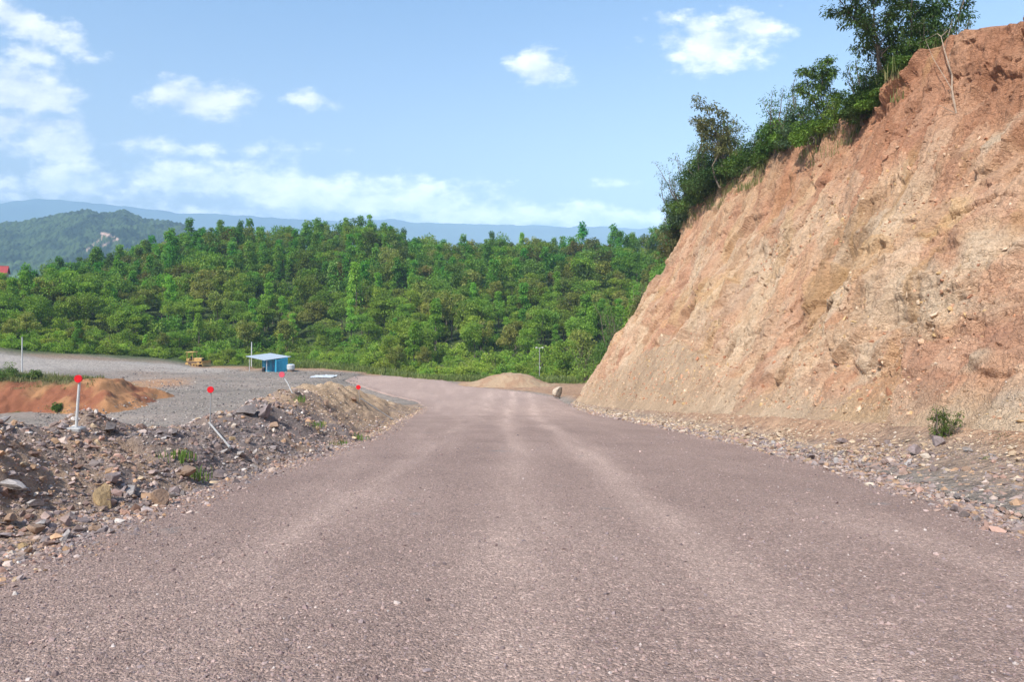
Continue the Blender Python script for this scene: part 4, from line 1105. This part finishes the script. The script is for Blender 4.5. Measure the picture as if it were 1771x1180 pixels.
# ================================================================== forest on the far hillside
LG = np.array([3.7, 2.95, 2.5])
LC = {'slender': [(np.array([.045, .115, .014]), np.array([.085, .17, .034])), (np.array([.035, .10, .015]), np.array([.07, .15, .03]))],
      'broad': [(np.array([.028, .066, .012]), np.array([.07, .125, .022])), (np.array([.034, .075, .012]), np.array([.085, .145, .025]))],
      'olive': [(np.array([.045, .064, .02]), np.array([.095, .12, .035])), (np.array([.04, .062, .018]), np.array([.09, .12, .032]))],
      'bush': [(np.array([.04, .09, .013]), np.array([.09, .155, .026])), (np.array([.045, .09, .014]), np.array([.105, .162, .03]))]}
SHAPE = {'slender': ('slender', 9.6, 3.9), 'broad': ('broad', 8.0, 5.6), 'olive': ('broad', 7.4, 5.0), 'bush': ('bush', 4.0, 5.4)}
PROTO, LITE = {}, {}
for kd, (sh, h, w) in SHAPE.items():
    PROTO[kd], LITE[kd] = [], []
    for k in range(4):
        sd = 1000 + 50 * k + 7 * len(kd) + ord(kd[0])
        CC = [q * LG for q in LC[kd][k % 2]]
        V, c = far_crown(sd, sh, h, w, 2300, .37, CC)
        PROTO[kd].append((mesh_np('crown', V, quads(len(V) // 4), M_leaf, col=c, me_only=True), far_trunk(sd, h, w, sh).build('trunk', M_bark, me_only=True)))
        LITE[kd].append(far_crown(sd, sh, h, w, 900, .54, CC))
KIND_WORDS = {'slender': 'bright green slender tree', 'broad': 'dark green round crowned tree', 'olive': 'olive brown thin leaved tree', 'bush': 'vivid green vine covered bush'}
fr = np.random.default_rng(2024)
cand = []
sp = 3.7
for gy in np.arange(86, 262, sp):
    for gx in np.arange(-260, 75, sp):
        x, y = gx + fr.uniform(-.48, .48) * sp, gy + fr.uniform(-.48, .48) * sp
        px = CX + F * x / y
        if px < -330 or px > 1290: continue
        db, R = float(smooth_tab(px, DB, 20)), float(lerp_tab(px, RR))
        if y < db - .5 or y > R + 9: continue
        if px > 1150 and y < 96: continue
        t = (y - db) / (R - db)
        cand.append((x, y, px, t))
for gy in np.arange(86, 135, 2.7):          # the tangle of bushes at the foot of the hill
    for gx in np.arange(-115, 40, 2.7):
        x, y = gx + fr.uniform(-1.2, 1.2), gy + fr.uniform(-1.2, 1.2); px = CX + F * x / y
        if px < -60 or px > 1180: continue
        db, R = float(smooth_tab(px, DB, 20)), float(lerp_tab(px, RR)); t = (y - db) / (R - db)
        if y < db - 1.2 or t > .1: continue
        cand.append((x, y, px, -1 if t < .03 else -2))
cand = np.array(cand)
hz = hill_z(cand[:, 0], cand[:, 1])[0]
def pick_kind(px, t):
    left = sstep(620, 380, px); hi = sstep(.25, .75, t); lo = sstep(.22, .05, t); right = sstep(980, 1100, px)
    p = np.array([.2 + .5 * left * hi + .15 * right, .36 + .15 * (1 - hi), .26 - .1 * right - .1 * left * hi, .12 + .75 * lo * (.35 + .65 * sstep(420, 560, px)) + .35 * right + .12 * sstep(560, 700, px)])
    n = float(fbm(np.array([px / 60.]), np.array([t * 5]), oct=2, seed=700)[0]); p[2] *= 1 + 1.8 * n; p[0] *= 1 - 1.2 * n
    p = np.clip(p, .01, None); return ('slender', 'broad', 'olive', 'bush')[int(fr.choice(4, p=p / p.sum()))]
order = np.argsort(cand[:, 1]); LV, LCc = [], []
nmade = {'tree': 0, 'bush': 0}
for j in order:
    x, y, px, t = cand[j]; under = t < -.5; t = .02 if t == -1 else .08 if t == -2 else t; kd = 'bush' if under else pick_kind(px, t); k = int(fr.integers(0, 4))
    s = float(np.clip(fr.normal(.82, .17), .5, 1.25)); rz = float(fr.uniform(0, 6.28))
    if under: s *= .62
    elif t < .04: s *= .75
    if px < 60 and t > .45: continue
    if t < .16 and fr.uniform() < .6: kd = 'bush'
    if px > 250 and px < 520 and t < .06 and kd != 'bush': s *= .8
    sz = s * float(fr.uniform(.88, 1.15)); z = float(hz[j])
    if t > .93: s *= 1.0 + .14 * max(0, fr.normal(0, 1)); sz = s * float(fr.uniform(.9, 1.2))
    cat = 'bush' if kd == 'bush' else 'tree'
    if nmade[cat] < 290 and -25 < px < 1190:
        zone = 'at the forest foot' if t < .07 else 'low in the forest' if t < .2 else 'midway up the forest'
        side = 'behind the yard' if px < 430 else 'right of the blue hut' if px < 720 else 'beyond the bend of the road' if px < 1000 else 'close to the end of the cut'
        lab = f'{KIND_WORDS[kd]} {zone} {side}'
        nm = 'bush' if kd == 'bush' else 'tree'
        r0 = thing(nm, lab, nm, (x, y, z), rz, f'{KIND_WORDS[kd]}s {zone} {side}'); r0.scale = (s, s, sz)
        link('crown', PROTO[kd][k][0], r0); link('trunk', PROTO[kd][k][1], r0); nmade[cat] += 1
    else:
        V, c = LITE[kd][k]; ca, sa = math.cos(rz), math.sin(rz)
        W = np.stack([(V[:, 0] * ca - V[:, 1] * sa) * s + x, (V[:, 0] * sa + V[:, 1] * ca) * s + y, V[:, 2] * sz + z], -1)
        LV.append(W); LCc.append(np.clip(c * fr.uniform(.55, 1.35) * (1 + .12 * fr.normal(size=3)), .005, .4))
V = np.concatenate(LV); tag(mesh_np('forest', V, quads(len(V) // 4), M_leaf, col=np.concatenate(LCc)), 'dense green forest covering the upper hillside', kind='stuff')
# ridge trees that stand out against the sky
for px, top, kd, lab in ((640, 371, 'slender', 'tallest slender tree standing above the ridge line in the middle'), (598, 377, 'slender', 'tall bright tree on the ridge just left of the tallest one'), (560, 385, 'broad', 'round tree on the ridge skyline left of the two tall slender ones'),
                         (672, 388, 'broad', 'broad tree on the ridge right of the tallest slender tree'), (380, 384, 'slender', 'slender tree on the left part of the ridge where it crosses the far green hill'), (492, 388, 'broad', 'round crowned tree on the ridge between two gaps of blue mountain'),
                         (745, 405, 'broad', 'dark tree on the ridge where it dips toward the right'), (903, 402, 'slender', 'slender pointed tree rising over the low right part of the ridge'), (920, 408, 'olive', 'reddish brown thin tree beside the slender pointed one on the right ridge'),
                         (1118, 392, 'bush', 'pale green bushy crown on the ridge next to the cut'), (118, 436, 'broad', 'dark crowned tree on the low left end of the ridge'), (448, 392, 'slender', 'thin tree tip above the ridge left of centre')):
    R = float(lerp_tab(px, RR)) - 2; x = (px - CX) / F * R; z = float(hill_z(np.array([x]), np.array([R]))[0][0])
    h = (CY - top) / F * R - z; s = h / (SHAPE[kd][1] * .98)
    r0 = thing('tree', lab, 'tree', (x, R, z), float(fr.uniform(0, 6)), 'trees standing out on the ridge'); s = min(s, 1.2); r0.scale = (s * .9, s * .9, s)
    k = int(fr.integers(0, 4)); link('crown', PROTO[kd][k][0], r0); link('trunk', PROTO[kd][k][1], r0)

# tall grass along the back of the yard, on the bank and on the crest of the cut
def grasses():
    r = np.random.default_rng(31)
    n = 1700; px = r.uniform(430, 1010, n); D = np.array([float(smooth_tab(p, DB, 20)) for p in px]) + r.uniform(-6, 2, n)
    k = (px > 420) | (r.uniform(0, 1, n) < .4); px, D = px[k], D[k]; x = (px - CX) / F * D
    kk = ~((np.hypot(x + 37, D - 105) < 4.5)); x, D = x[kk], D[kk]
    grass_mesh('tall_grass', np.stack([x, D, surf(x, D)], -1), r.uniform(.35, 1.3, len(x)) * np.where(CX + F * x / D < 700, 1., .75), (np.array([.10, .16, .03]), np.array([.27, .3, .10])), 32, 'tall pale green grass along the back of the yard', 16, .35, .045)
    n = 1500; x = r.uniform(-74, -39, n); D = r.uniform(64, 76, n); z, dn = bank_z(x, D); k = (dn > .62 + r.uniform(0, .35, n)) & (x < -42.5 + r.normal(0, 1.5, n)); x, D, z = x[k], D[k], z[k] - .2
    grass_mesh('bank_grass', np.stack([x, D, z], -1), r.uniform(.12, .6, len(x)) ** 1.2, (np.array([.10, .13, .03]), np.array([.33, .30, .15])), 33, 'dry and green grass growing on top of the red earth bank', 14, .3, .03)
    n = 4200; y = r.uniform(14, 66, n); q = r.uniform(-1.7, 5, n); x = xcr(y) + q; t = np.clip(1 + q / 11, .9, 1); fx, fz = face_xyz(y, t)
    fd = face_disp(y, t)[0]; z = np.where(q < 0, fz + FDIR[2] * fd * .8 + .03, hilltop_z(x, y)); x = np.where(q < 0, fx + FDIR[0] * fd, x)
    k = (r.uniform(0, 1, n) < np.where(q < 0, .75 * (1 + q / 1.9) * sstep(-.45, .1, fbm(y / 2.2, q * 0, oct=2, seed=39)), 1)) & ~((y < 29) & (q < 3.5)); y, x, z = y[k], x[k], z[k]
    grass_mesh('crest_grass', np.stack([x, y, z], -1), r.uniform(.25, .85, len(x)), (np.array([.10, .16, .035]), np.array([.30, .25, .12])), 34, 'green and straw coloured grass hanging over the crest of the cut', 16, .22, .014)
    # end edge of the cut
    n = 420; t = r.uniform(.15, 1, n); y = np.full(n, 64.3) + r.uniform(-.3, 3, n); x, z = face_xyz(np.full(n, 64.), t); x = x + r.uniform(.1, 2.0, n)
    grass_mesh('edge_grass', np.stack([x, y, np.minimum(z + .2, hilltop_z(x, y) + .1)], -1), r.uniform(.3, 1.0, n), (np.array([.06, .08, .02]), np.array([.2, .15, .07])), 35, 'brownish grass along the far edge of the cut', 14, .25, .025)
    pts = []
    for px, py in ((580, 770), (515, 690), (330, 826), (545, 735), (300, 790), (610, 760), (90, 705), (25, 712), (110, 715)):
        for _ in range(3):
            p = hit(px + r.uniform(-7, 7), py + r.uniform(-3, 3)); pts.append(p[:])
    grass_mesh('bank_weeds', np.array(pts), r.uniform(.05, .17, len(pts)), (np.array([.10, .18, .035]), np.array([.2, .28, .08])), 36, 'small green weeds growing between the stones of the left bank', 26, .16, .011)
grasses()

# ------------------------------------------------------------------ vegetation on the crest of the cut
G1 = (np.array([.016, .036, .012]), np.array([.055, .085, .022])); G2 = (np.array([.022, .05, .012]), np.array([.075, .115, .024]))
G3 = (np.array([.03, .055, .03]), np.array([.075, .105, .06])); G4 = (np.array([.045, .055, .018]), np.array([.12, .105, .045])); G5 = (np.array([.04, .085, .014]), np.array([.11, .165, .03]))
def crest_z(x, y):
    if x < float(xcr(y)): 
        t = (x - float(xtoe(y))) / (float(xcr(y)) - float(xtoe(y))); return float(face_xyz(np.array([y]), np.array([t]))[1][0])
    return float(hilltop_z(np.array([x]), np.array([float(y)]))[0])
def plant(name, cat, label, px, D, top, seed, stems, spread_px, leaf, nleaf, cols, lean=(0, 0), base=None, parts=('stem', 'foliage'), hmax=None, **kw):
    x = (px - CX) / F * D; z = crest_z(x, D) if base is None else (CY - base) / F * D
    h = (CY - top) / F * D - z; spread = spread_px / F * D
    m, V, c = near_plant(seed, h, stems, spread, leaf, int(nleaf * (.35 if name == 'bush' else 1.5)), [q * 2.1 for q in cols], lean, **kw)
    if name == 'bush':
        V2, c2 = far_crown(seed + 60, 'bush', h * .8, spread * 2.3, int(nleaf * 1.3), leaf, [q * 2.1 for q in cols]); V2[:, :2] += np.array(lean) * .5; V2[:, 2] -= .2
        V, c = np.concatenate([V, V2]), np.concatenate([c, c2])
    t = thing(name, label, cat, (x, D, z))
    m.build(parts[0], M_bark, t); mesh_np(parts[1], V, quads(len(V) // 4), M_leafN, col=c, parent=t)
    return t
TP = ('trunk', 'crown')
# big open tree that runs out of the top of the picture
plant('tree', 'tree', 'big open crowned tree on the crest with its left spray of leaves against the sky', 1545, 31.5, -70, 1, 5, 85, .17, 5200, G1, (-.5, 0), start=.3, twig=.75, clump=.34, parts=TP)
plant('tree', 'tree', 'dense dark tree at the highest part of the crest above the bare sapling', 1605, 30.8, -60, 2, 4, 58, .16, 5200, G1, start=.2, twig=.7, clump=.36, parts=TP)
plant('tree', 'tree', 'small round topped tree with layered leaves alone on the crest', 1428, 38, 84, 3, 3, 36, .17, 3000, G2, start=.35, twig=.75, clump=.33, parts=TP)
plant('bush', 'bush', 'dark bush under the big open crowned tree', 1520, 33.4, 92, 4, 9, 42, .13, 5200, G2, start=.12, twig=.5, clump=.32)
plant('bush', 'bush', 'leafy bush hanging over the soil lip below the dense dark tree', 1580, 29.9, 66, 5, 9, 40, .12, 5600, G2, start=.1, twig=.5, clump=.32)
plant('bush', 'bush', 'yellow green bush just left of the reddish top of the cut', 1530, 32.0, 140, 6, 8, 30, .11, 3600, G5, start=.1, twig=.5, clump=.25)
plant('bush', 'bush', 'straggly bush on the reddish top of the cut beside the sapling', 1660, 29.6, 25, 21, 6, 30, .10, 1500, G3, start=.15, twig=.5, clump=.2)
plant('bush', 'bush', 'slanting dark bush between the small round tree and the big tree', 1490, 36, 95, 7, 6, 30, .15, 2600, G2, start=.2, twig=.6, clump=.3)
plant('sapling', 'sapling', 'thin wispy sapling sticking up left of the small round tree', 1366, 43, 112, 8, 3, 9, .10, 420, G3, start=.3, twig=.9, clump=.2)
plant('bush', 'bush', 'mid green bush below the small round topped tree', 1415, 38.5, 168, 9, 10, 44, .13, 5200, G5, start=.05, twig=.4, clump=.32)
plant('bush', 'bush', 'dark green bush right of the big leaved bush on the crest', 1350, 44, 158, 10, 9, 40, .16, 4600, G2, start=.1, twig=.4, clump=.4)
plant('bush', 'bush', 'grey green shrub on the crest between two darker bushes', 1385, 42, 150, 22, 8, 34, .13, 3600, G3, start=.1, twig=.45, clump=.36)
plant('tree', 'tree', 'bushy tree with big leaves spreading to the left on the crest', 1262, 54, 156, 11, 5, 50, .24, 2800, G4, (-1.2, 0), start=.4, twig=.6, clump=.5, parts=TP)
plant('bush', 'bush', 'large dark rounded bush below the big leaved tree', 1262, 55.5, 210, 12, 12, 52, .20, 7200, G1, start=.02, twig=.35, clump=.6)
plant('bush', 'bush', 'dark bush right of the large rounded one at the soil lip', 1312, 50, 215, 13, 10, 34, .18, 4200, G1, start=.05, twig=.35, clump=.45)
plant('bush', 'bush', 'feathery blue green bush at the left end of the crest', 1196, 63.4, 262, 14, 9, 38, .2, 3800, G3, (-.8, 0), start=.1, twig=.55, clump=.45)
plant('bush', 'bush', 'brownish low bush hanging over the left end of the cut', 1176, 64.6, 335, 15, 10, 30, .17, 3200, G4, start=.02, twig=.4, clump=.45)
plant('bush', 'bush', 'olive bush right of the brownish one at the end of the crest', 1212, 62.2, 320, 16, 9, 30, .17, 3600, G2, start=.02, twig=.4, clump=.42)
plant('bush', 'bush', 'dark brown bush halfway down the far edge of the cut', 1112, 66.4, 485, 17, 8, 24, .16, 2000, G4, base=545, start=.05, twig=.4, clump=.4)
plant('bush', 'bush', 'dark green bush against the lower far edge of the cut', 1062, 67.5, 520, 18, 9, 34, .18, 3000, G2, base=625, start=.02, twig=.4, clump=.5)
plant('bush', 'bush', 'green bush in the corner where the cut meets the bushes', 1015, 69, 590, 19, 8, 26, .16, 2200, G5, base=655, start=.02, twig=.4, clump=.45)
for px, D, top, sd, spx, leaf, nl, cc, lab in (
        (1230, 58.5, 250, 31, 46, .19, 5200, G1, 'dark leafy bush at the lip below the feathery blue green one'), (1290, 52.5, 235, 32, 40, .17, 4200, G2, 'rounded green bush between the large dark bush and the soil lip'),
        (1335, 46.5, 205, 33, 36, .15, 4200, G2, 'green bush on the lip left of the grassy patch'), (1375, 42.5, 195, 34, 34, .13, 3600, G5, 'light green bush over the hanging roots'),
        (1455, 37.0, 160, 35, 36, .12, 4200, G5, 'spreading green bush at the foot of the small round tree'), (1495, 33.6, 110, 36, 34, .12, 4200, G1, 'dark bush left of the big open crowned tree'),
        (1560, 31.2, 40, 37, 44, .13, 6000, G1, 'thick dark bush between the two big trees on the crest'), (1600, 30.0, 30, 38, 40, .12, 5200, G1, 'deep green bush right below the dense dark tree'),
        (1640, 29.6, 35, 39, 26, .11, 2600, G2, 'small green bush behind the bare sapling'), (1545, 30.9, 120, 40, 30, .11, 3600, G2, 'green bush trailing over the red lip of the cut'),
        (1218, 60.5, 205, 43, 50, .2, 7000, G2, 'tall broad bush behind the lip left of the big leaved tree'), (1182, 64.0, 268, 44, 34, .18, 4800, G3, 'dense grey green bush on the sky line at the left end of the crest'),
        (1186, 63.9, 300, 41, 34, .17, 3600, G2, 'green bush at the top of the far edge of the cut'), (1160, 65.2, 370, 42, 24, .16, 2400, G4, 'dry brown bush low on the far edge of the cut')):
    plant('bush', 'bush', lab, px, D, top, sd, 7, spx, leaf, nl, cc, start=.05, twig=.4, clump=leaf * 2.4)
for px, D, hh, sd, lab in ((14, 68, 1.9, 71, 'green bush on the bank at the left edge near the pale pole'), (58, 69, 1.1, 72, 'low green bush on the grassy bank right of the pale pole'), (100, 64, .7, 73, 'small green plant on the red bank behind the near red marker')):
    x = (px - CX) / F * D; V, c = far_crown(sd, 'bush', hh, hh * 1.5, 1800, .16, [q * 1.6 for q in G5]); z = zs(x, D)
    t = thing('bush', lab, 'bush', (x, D, z)); mesh_np('foliage', V, quads(len(V) // 4), M_leafN, col=c, parent=t)
    MB().tube([(0, 0, -.2), (.05, 0, hh * .4), (.1, .05, hh * .7)], [.03, .02, .01], 5).build('stem', M_bark, t)
plant('bush', 'bush', 'tangled bush behind the crest of the cut near its left end', 1235, 60, 265, 20, 9, 40, .18, 4200, G2, start=.05, twig=.4, clump=.5)
# weeds at the foot of the cut
def weed(label, px, py, top, seed, stems, spread_px, leaf, n, cols, **kw):
    p = hit_r(px, py); h = (CY - top) / F * p.y - p.z
    m, V, c = near_plant(seed, h, stems, spread_px / F * p.y, leaf, n, cols, **kw)
    t = thing('weed', label, 'weed', p); m.build('stem', M_bark, t); mesh_np('foliage', V, quads(len(V) // 4), M_leafN, col=c, parent=t)
weed('tall leafy weed growing at the foot of the cut on the right', 1632, 758, 682, 51, 7, 24, .045, 2200, (G5[0] * 1.2, G5[1] * 1.3), start=.05, twig=.5, clump=.11)
weed('low fresh green weed on the right shoulder rubble', 1722, 788, 766, 52, 7, 18, .04, 320, (np.array([.04, .13, .02]), np.array([.09, .22, .04])), start=.05, twig=.6, clump=.06)
weed('patchy weed at the right edge of the photo below the cut', 1752, 752, 728, 53, 8, 26, .045, 480, (G5[0], G4[1] * 1.3), start=.05, twig=.6, clump=.08)
weed('tiny yellowish weed at the right road edge', 1612, 862, 845, 54, 5, 10, .03, 120, (G5[0] * 1.5, G5[1] * 1.5), start=.05, twig=.6, clump=.04)
weed('small weed among the stones left of the tall leafy weed', 1492, 764, 752, 55, 5, 8, .035, 120, G5, start=.05, twig=.6, clump=.04)

# bare sapling hanging on the upper cut
def bare_sapling():
    def on(px, py, off=.25):
        y, t = face_yt(px, py); x, z = face_xyz(np.array([y]), np.array([t])); d = float(face_disp(np.array([y]), np.array([t]))[0][0]) + off
        return np.array([float(x[0]) + FDIR[0] * d, y, float(z[0]) + FDIR[2] * d])
    pts = [on(1659, 196, .0), on(1655, 165, .2), on(1652, 135, .35), on(1655, 100, .4), on(1648, 78, .45)]
    o0 = pts[0]
    t = thing('bare_sapling', 'leafless pale sapling hanging down the reddish top of the cut', 'dead sapling', Vector(o0))
    L = lambda ps: [p - o0 for p in ps]
    MB().tube(L(pts), [.032, .03, .028, .022, .014], 7).build('trunk', M_dead, t)
    r = np.random.default_rng(5)
    for a, b, c in ((1, (1640, 120), (1625, 88)), (3, (1668, 80), (1680, 62)), (4, (1640, 62), (1622, 75)), (2, (1664, 120), (1672, 108)), (4, (1652, 60), (1650, 48)), (0, (1668, 178), (1678, 170)), (0, (1650, 202), (1648, 214))):
        MB().tube(L([pts[a], on(*b, .45), on(*c, .55)]), [.015, .01, .004], 5).build('branch', M_dead, t)
bare_sapling()
# roots and dry sticks along the lip
def dry_roots():
    r = np.random.default_rng(8); m = MB()
    for k in range(130):
        y = r.uniform(30, 63); x0, z0 = face_xyz(np.array([y]), np.array([.985])); a = np.array([float(x0[0]) - .15, y, float(z0[0]) + .1])
        L = r.uniform(.4, 1.3); b = a + np.array([-.38 * L + r.normal(0, .1), r.normal(0, .35) * L, -.62 * L]); c = (a + b) / 2 + r.normal(0, .1, 3) + np.array([-.12, 0, .06])
        m.tube([a, c, b], [.018, .013, .005], 4, False)
    tag(m.build('hanging_roots', M_bark), 'dry roots hanging from the lip of the cut', kind='stuff')
dry_roots()

# ================================================================== light, sky, air, camera
SUN = Vector((-.42, -.52, .74)).normalized()
sl = bpy.data.lights.new('sun', 'SUN'); sl.energy = 4.4; sl.angle = math.radians(.53); sl.color = (1, .955, .88)
so = link('sun', sl); so.rotation_euler = (-SUN).to_track_quat('-Z', 'Y').to_euler(); so.location = (0, 0, 60)
EL, ROT = math.asin(SUN.z), math.atan2(SUN.x, SUN.y)

w = bpy.data.worlds.new('World'); SC.world = w; w.use_nodes = True
wt = w.node_tree; wt.nodes.clear()
class WN(NT):
    def __init__(s): s.t = wt
k = WN()
sky = k.n('ShaderNodeTexSky', sky_type='NISHITA'); sky.sun_disc = False; sky.sun_elevation = EL; sky.sun_rotation = ROT; sky.air_density = 1.1; sky.dust_density = 1.3; sky.ozone_density = 1.6
d = k.n('ShaderNodeTexCoord').outputs['Generated']
sep = k.n('ShaderNodeSeparateXYZ'); k.set(sep.inputs[0], d)
yy = k.math('MAXIMUM', sep.outputs[1], .12)
U = k.math('DIVIDE', sep.outputs[0], yy); Vv = k.math('DIVIDE', sep.outputs[2], yy)
uv = k.n('ShaderNodeCombineXYZ'); k.set(uv.inputs[0], U); k.set(uv.inputs[1], Vv)
stretch = k.n('ShaderNodeMapping'); k.set(stretch.inputs[0], uv.outputs[0]); stretch.inputs['Scale'].default_value = (1, 1.7, 1)
n1 = k.noise(13, stretch.outputs[0], 10, .6); n2 = k.noise(42, stretch.outputs[0], 6, .6)
CL = [  # column, row, half width, half height, turn (deg), strength
    (60, 46, 115, 30, -24, 1.25), (60, 96, 52, 20, -14, 1.1), (20, 150, 105, 46, -10, 1.3), (10, 215, 110, 28, -6, 1.15), (85, 252, 90, 30, 0, 1.25),
    (342, 172, 95, 34, 0, 1.05), (300, 180, 55, 18, 0, .75), (536, 172, 40, 20, -8, .72), (480, 322, 360, 36, -3, 1.15), (640, 350, 300, 28, -2, 1.2), (880, 372, 260, 22, 0, 1.15), (1080, 378, 170, 18, 0, 1.05),
    (120, 318, 260, 34, 0, .95), (300, 255, 240, 20, -2, .62), (937, 118, 56, 30, -8, 1.1), (1235, 74, 100, 48, -3, 1.15), (1312, 44, 56, 28, -12, 1.05), (1212, 50, 50, 32, 0, 1.0), (405, 285, 90, 12, 0, .7), (250, 372, 300, 22, 0, .8), (1085, 318, 60, 10, 0, .6),
    (-250, 150, 180, 60, 0, 1), (2100, 250, 220, 60, 0, 1), (-500, 300, 250, 50, 0, 1)]
tot = None; botm = None
for cx, cy, rx, ry, tn, st in CL:
    mp = k.n('ShaderNodeMapping', vector_type='TEXTURE'); k.set(mp.inputs[0], uv.outputs[0])
    mp.inputs['Location'].default_value = ((cx - CX) / F, (CY - cy) / F, 0); mp.inputs['Rotation'].default_value = (0, 0, math.radians(tn)); mp.inputs['Scale'].default_value = (rx / F, ry / F, 1)
    ln = k.n('ShaderNodeVectorMath', operation='LENGTH'); k.set(ln.inputs[0], mp.outputs[0])
    e = k.math('MULTIPLY', k.math('SUBTRACT', 1.35, ln.outputs['Value']), st)
    tot = e if tot is None else k.math('MAXIMUM', tot, e)
fld = k.math('ADD', tot, k.math('MULTIPLY', k.math('SUBTRACT', n1, .5), 3.6)); fld = k.math('ADD', fld, k.math('MULTIPLY', k.math('SUBTRACT', n2, .5), 1.3))
cloud = k.n('ShaderNodeMapRange', interpolation_type='SMOOTHSTEP', i_1=.12, i_2=1.2); k.set(cloud.inputs[0], fld)
front = k.n('ShaderNodeMapRange', i_1=.05, i_2=.2); k.set(front.inputs[0], sep.outputs[1])
amt = k.math('MULTIPLY', k.math('MULTIPLY', cloud.outputs[0], front.outputs[0]), .9)
sh = k.n('ShaderNodeMapping'); k.set(sh.inputs[0], stretch.outputs[0]); sh.inputs['Location'].default_value = (-.012, .035, 0)
n3 = k.noise(13, sh.outputs[0], 6, .58)
lit = k.math('ADD', .62, k.math('MULTIPLY', k.math('SUBTRACT', n1, n3), 2.6), clamp=True)
ccol = k.mix(lit, (3.4, 3.8, 4.4), (6.9, 6.8, 6.7))
low = k.n('ShaderNodeMapRange', i_1=.26, i_2=.12, i_3=1.15, i_4=2.1); k.set(low.inputs[0], Vv)
lowc = k.n('ShaderNodeCombineColor'); [k.set(lowc.inputs[q], low.outputs[0]) for q in range(3)]
ccol = k.mix(1, ccol, lowc.outputs[0], 'MULTIPLY')
SKYK = .14
hor = k.n('ShaderNodeMapRange', i_1=.05, i_2=.42); k.set(hor.inputs[0], sep.outputs[2])
tint = k.mix(1, sky.outputs[0], k.mix(hor.outputs[0], (1.5, 1.2, 1.0), (.95, 1.05, 1.1)), 'MULTIPLY')
bg = k.n('ShaderNodeBackground', i_Strength=SKYK); k.set(bg.inputs[0], k.mix(amt, tint, ccol))
wo = k.n('ShaderNodeOutputWorld'); wt.links.new(bg.outputs[0], wo.inputs[0])

hb = MB().box((0, 2000, 415), (16400, 13600, 990)); hm = bpy.data.materials.new('haze_air'); hm.use_nodes = True
ht = hm.node_tree; ht.nodes.clear(); ho = ht.nodes.new('ShaderNodeOutputMaterial'); pv = ht.nodes.new('ShaderNodeVolumePrincipled')
pv.inputs['Color'].default_value = (.5, .73, 1, 1); pv.inputs['Density'].default_value = 2.7e-4; pv.inputs['Anisotropy'].default_value = -.35
ht.links.new(pv.outputs[0], ho.inputs['Volume'])
tag(hb.build('haze', hm), 'thin blue air haze over the valley', kind='stuff')

cam = bpy.data.cameras.new('camera'); cam.sensor_width = 36; cam.lens = 36 * F / 1771; cam.clip_start = .1; cam.clip_end = 40000
cam.shift_y = -(590 - CY) / 1771; cam.shift_x = 0
co = link('camera', cam); co.location = (0, 0, 0); co.rotation_euler = (math.pi / 2, 0, 0); SC.camera = co

SC.view_settings.view_transform = 'Standard'; SC.view_settings.look = 'None'; SC.view_settings.exposure = .68; SC.view_settings.gamma = 1
SC.cycles.max_bounces = 6; SC.cycles.diffuse_bounces = 3; SC.cycles.volume_bounces = 1; SC.cycles.transmission_bounces = 3
SC.cycles.use_denoising = True
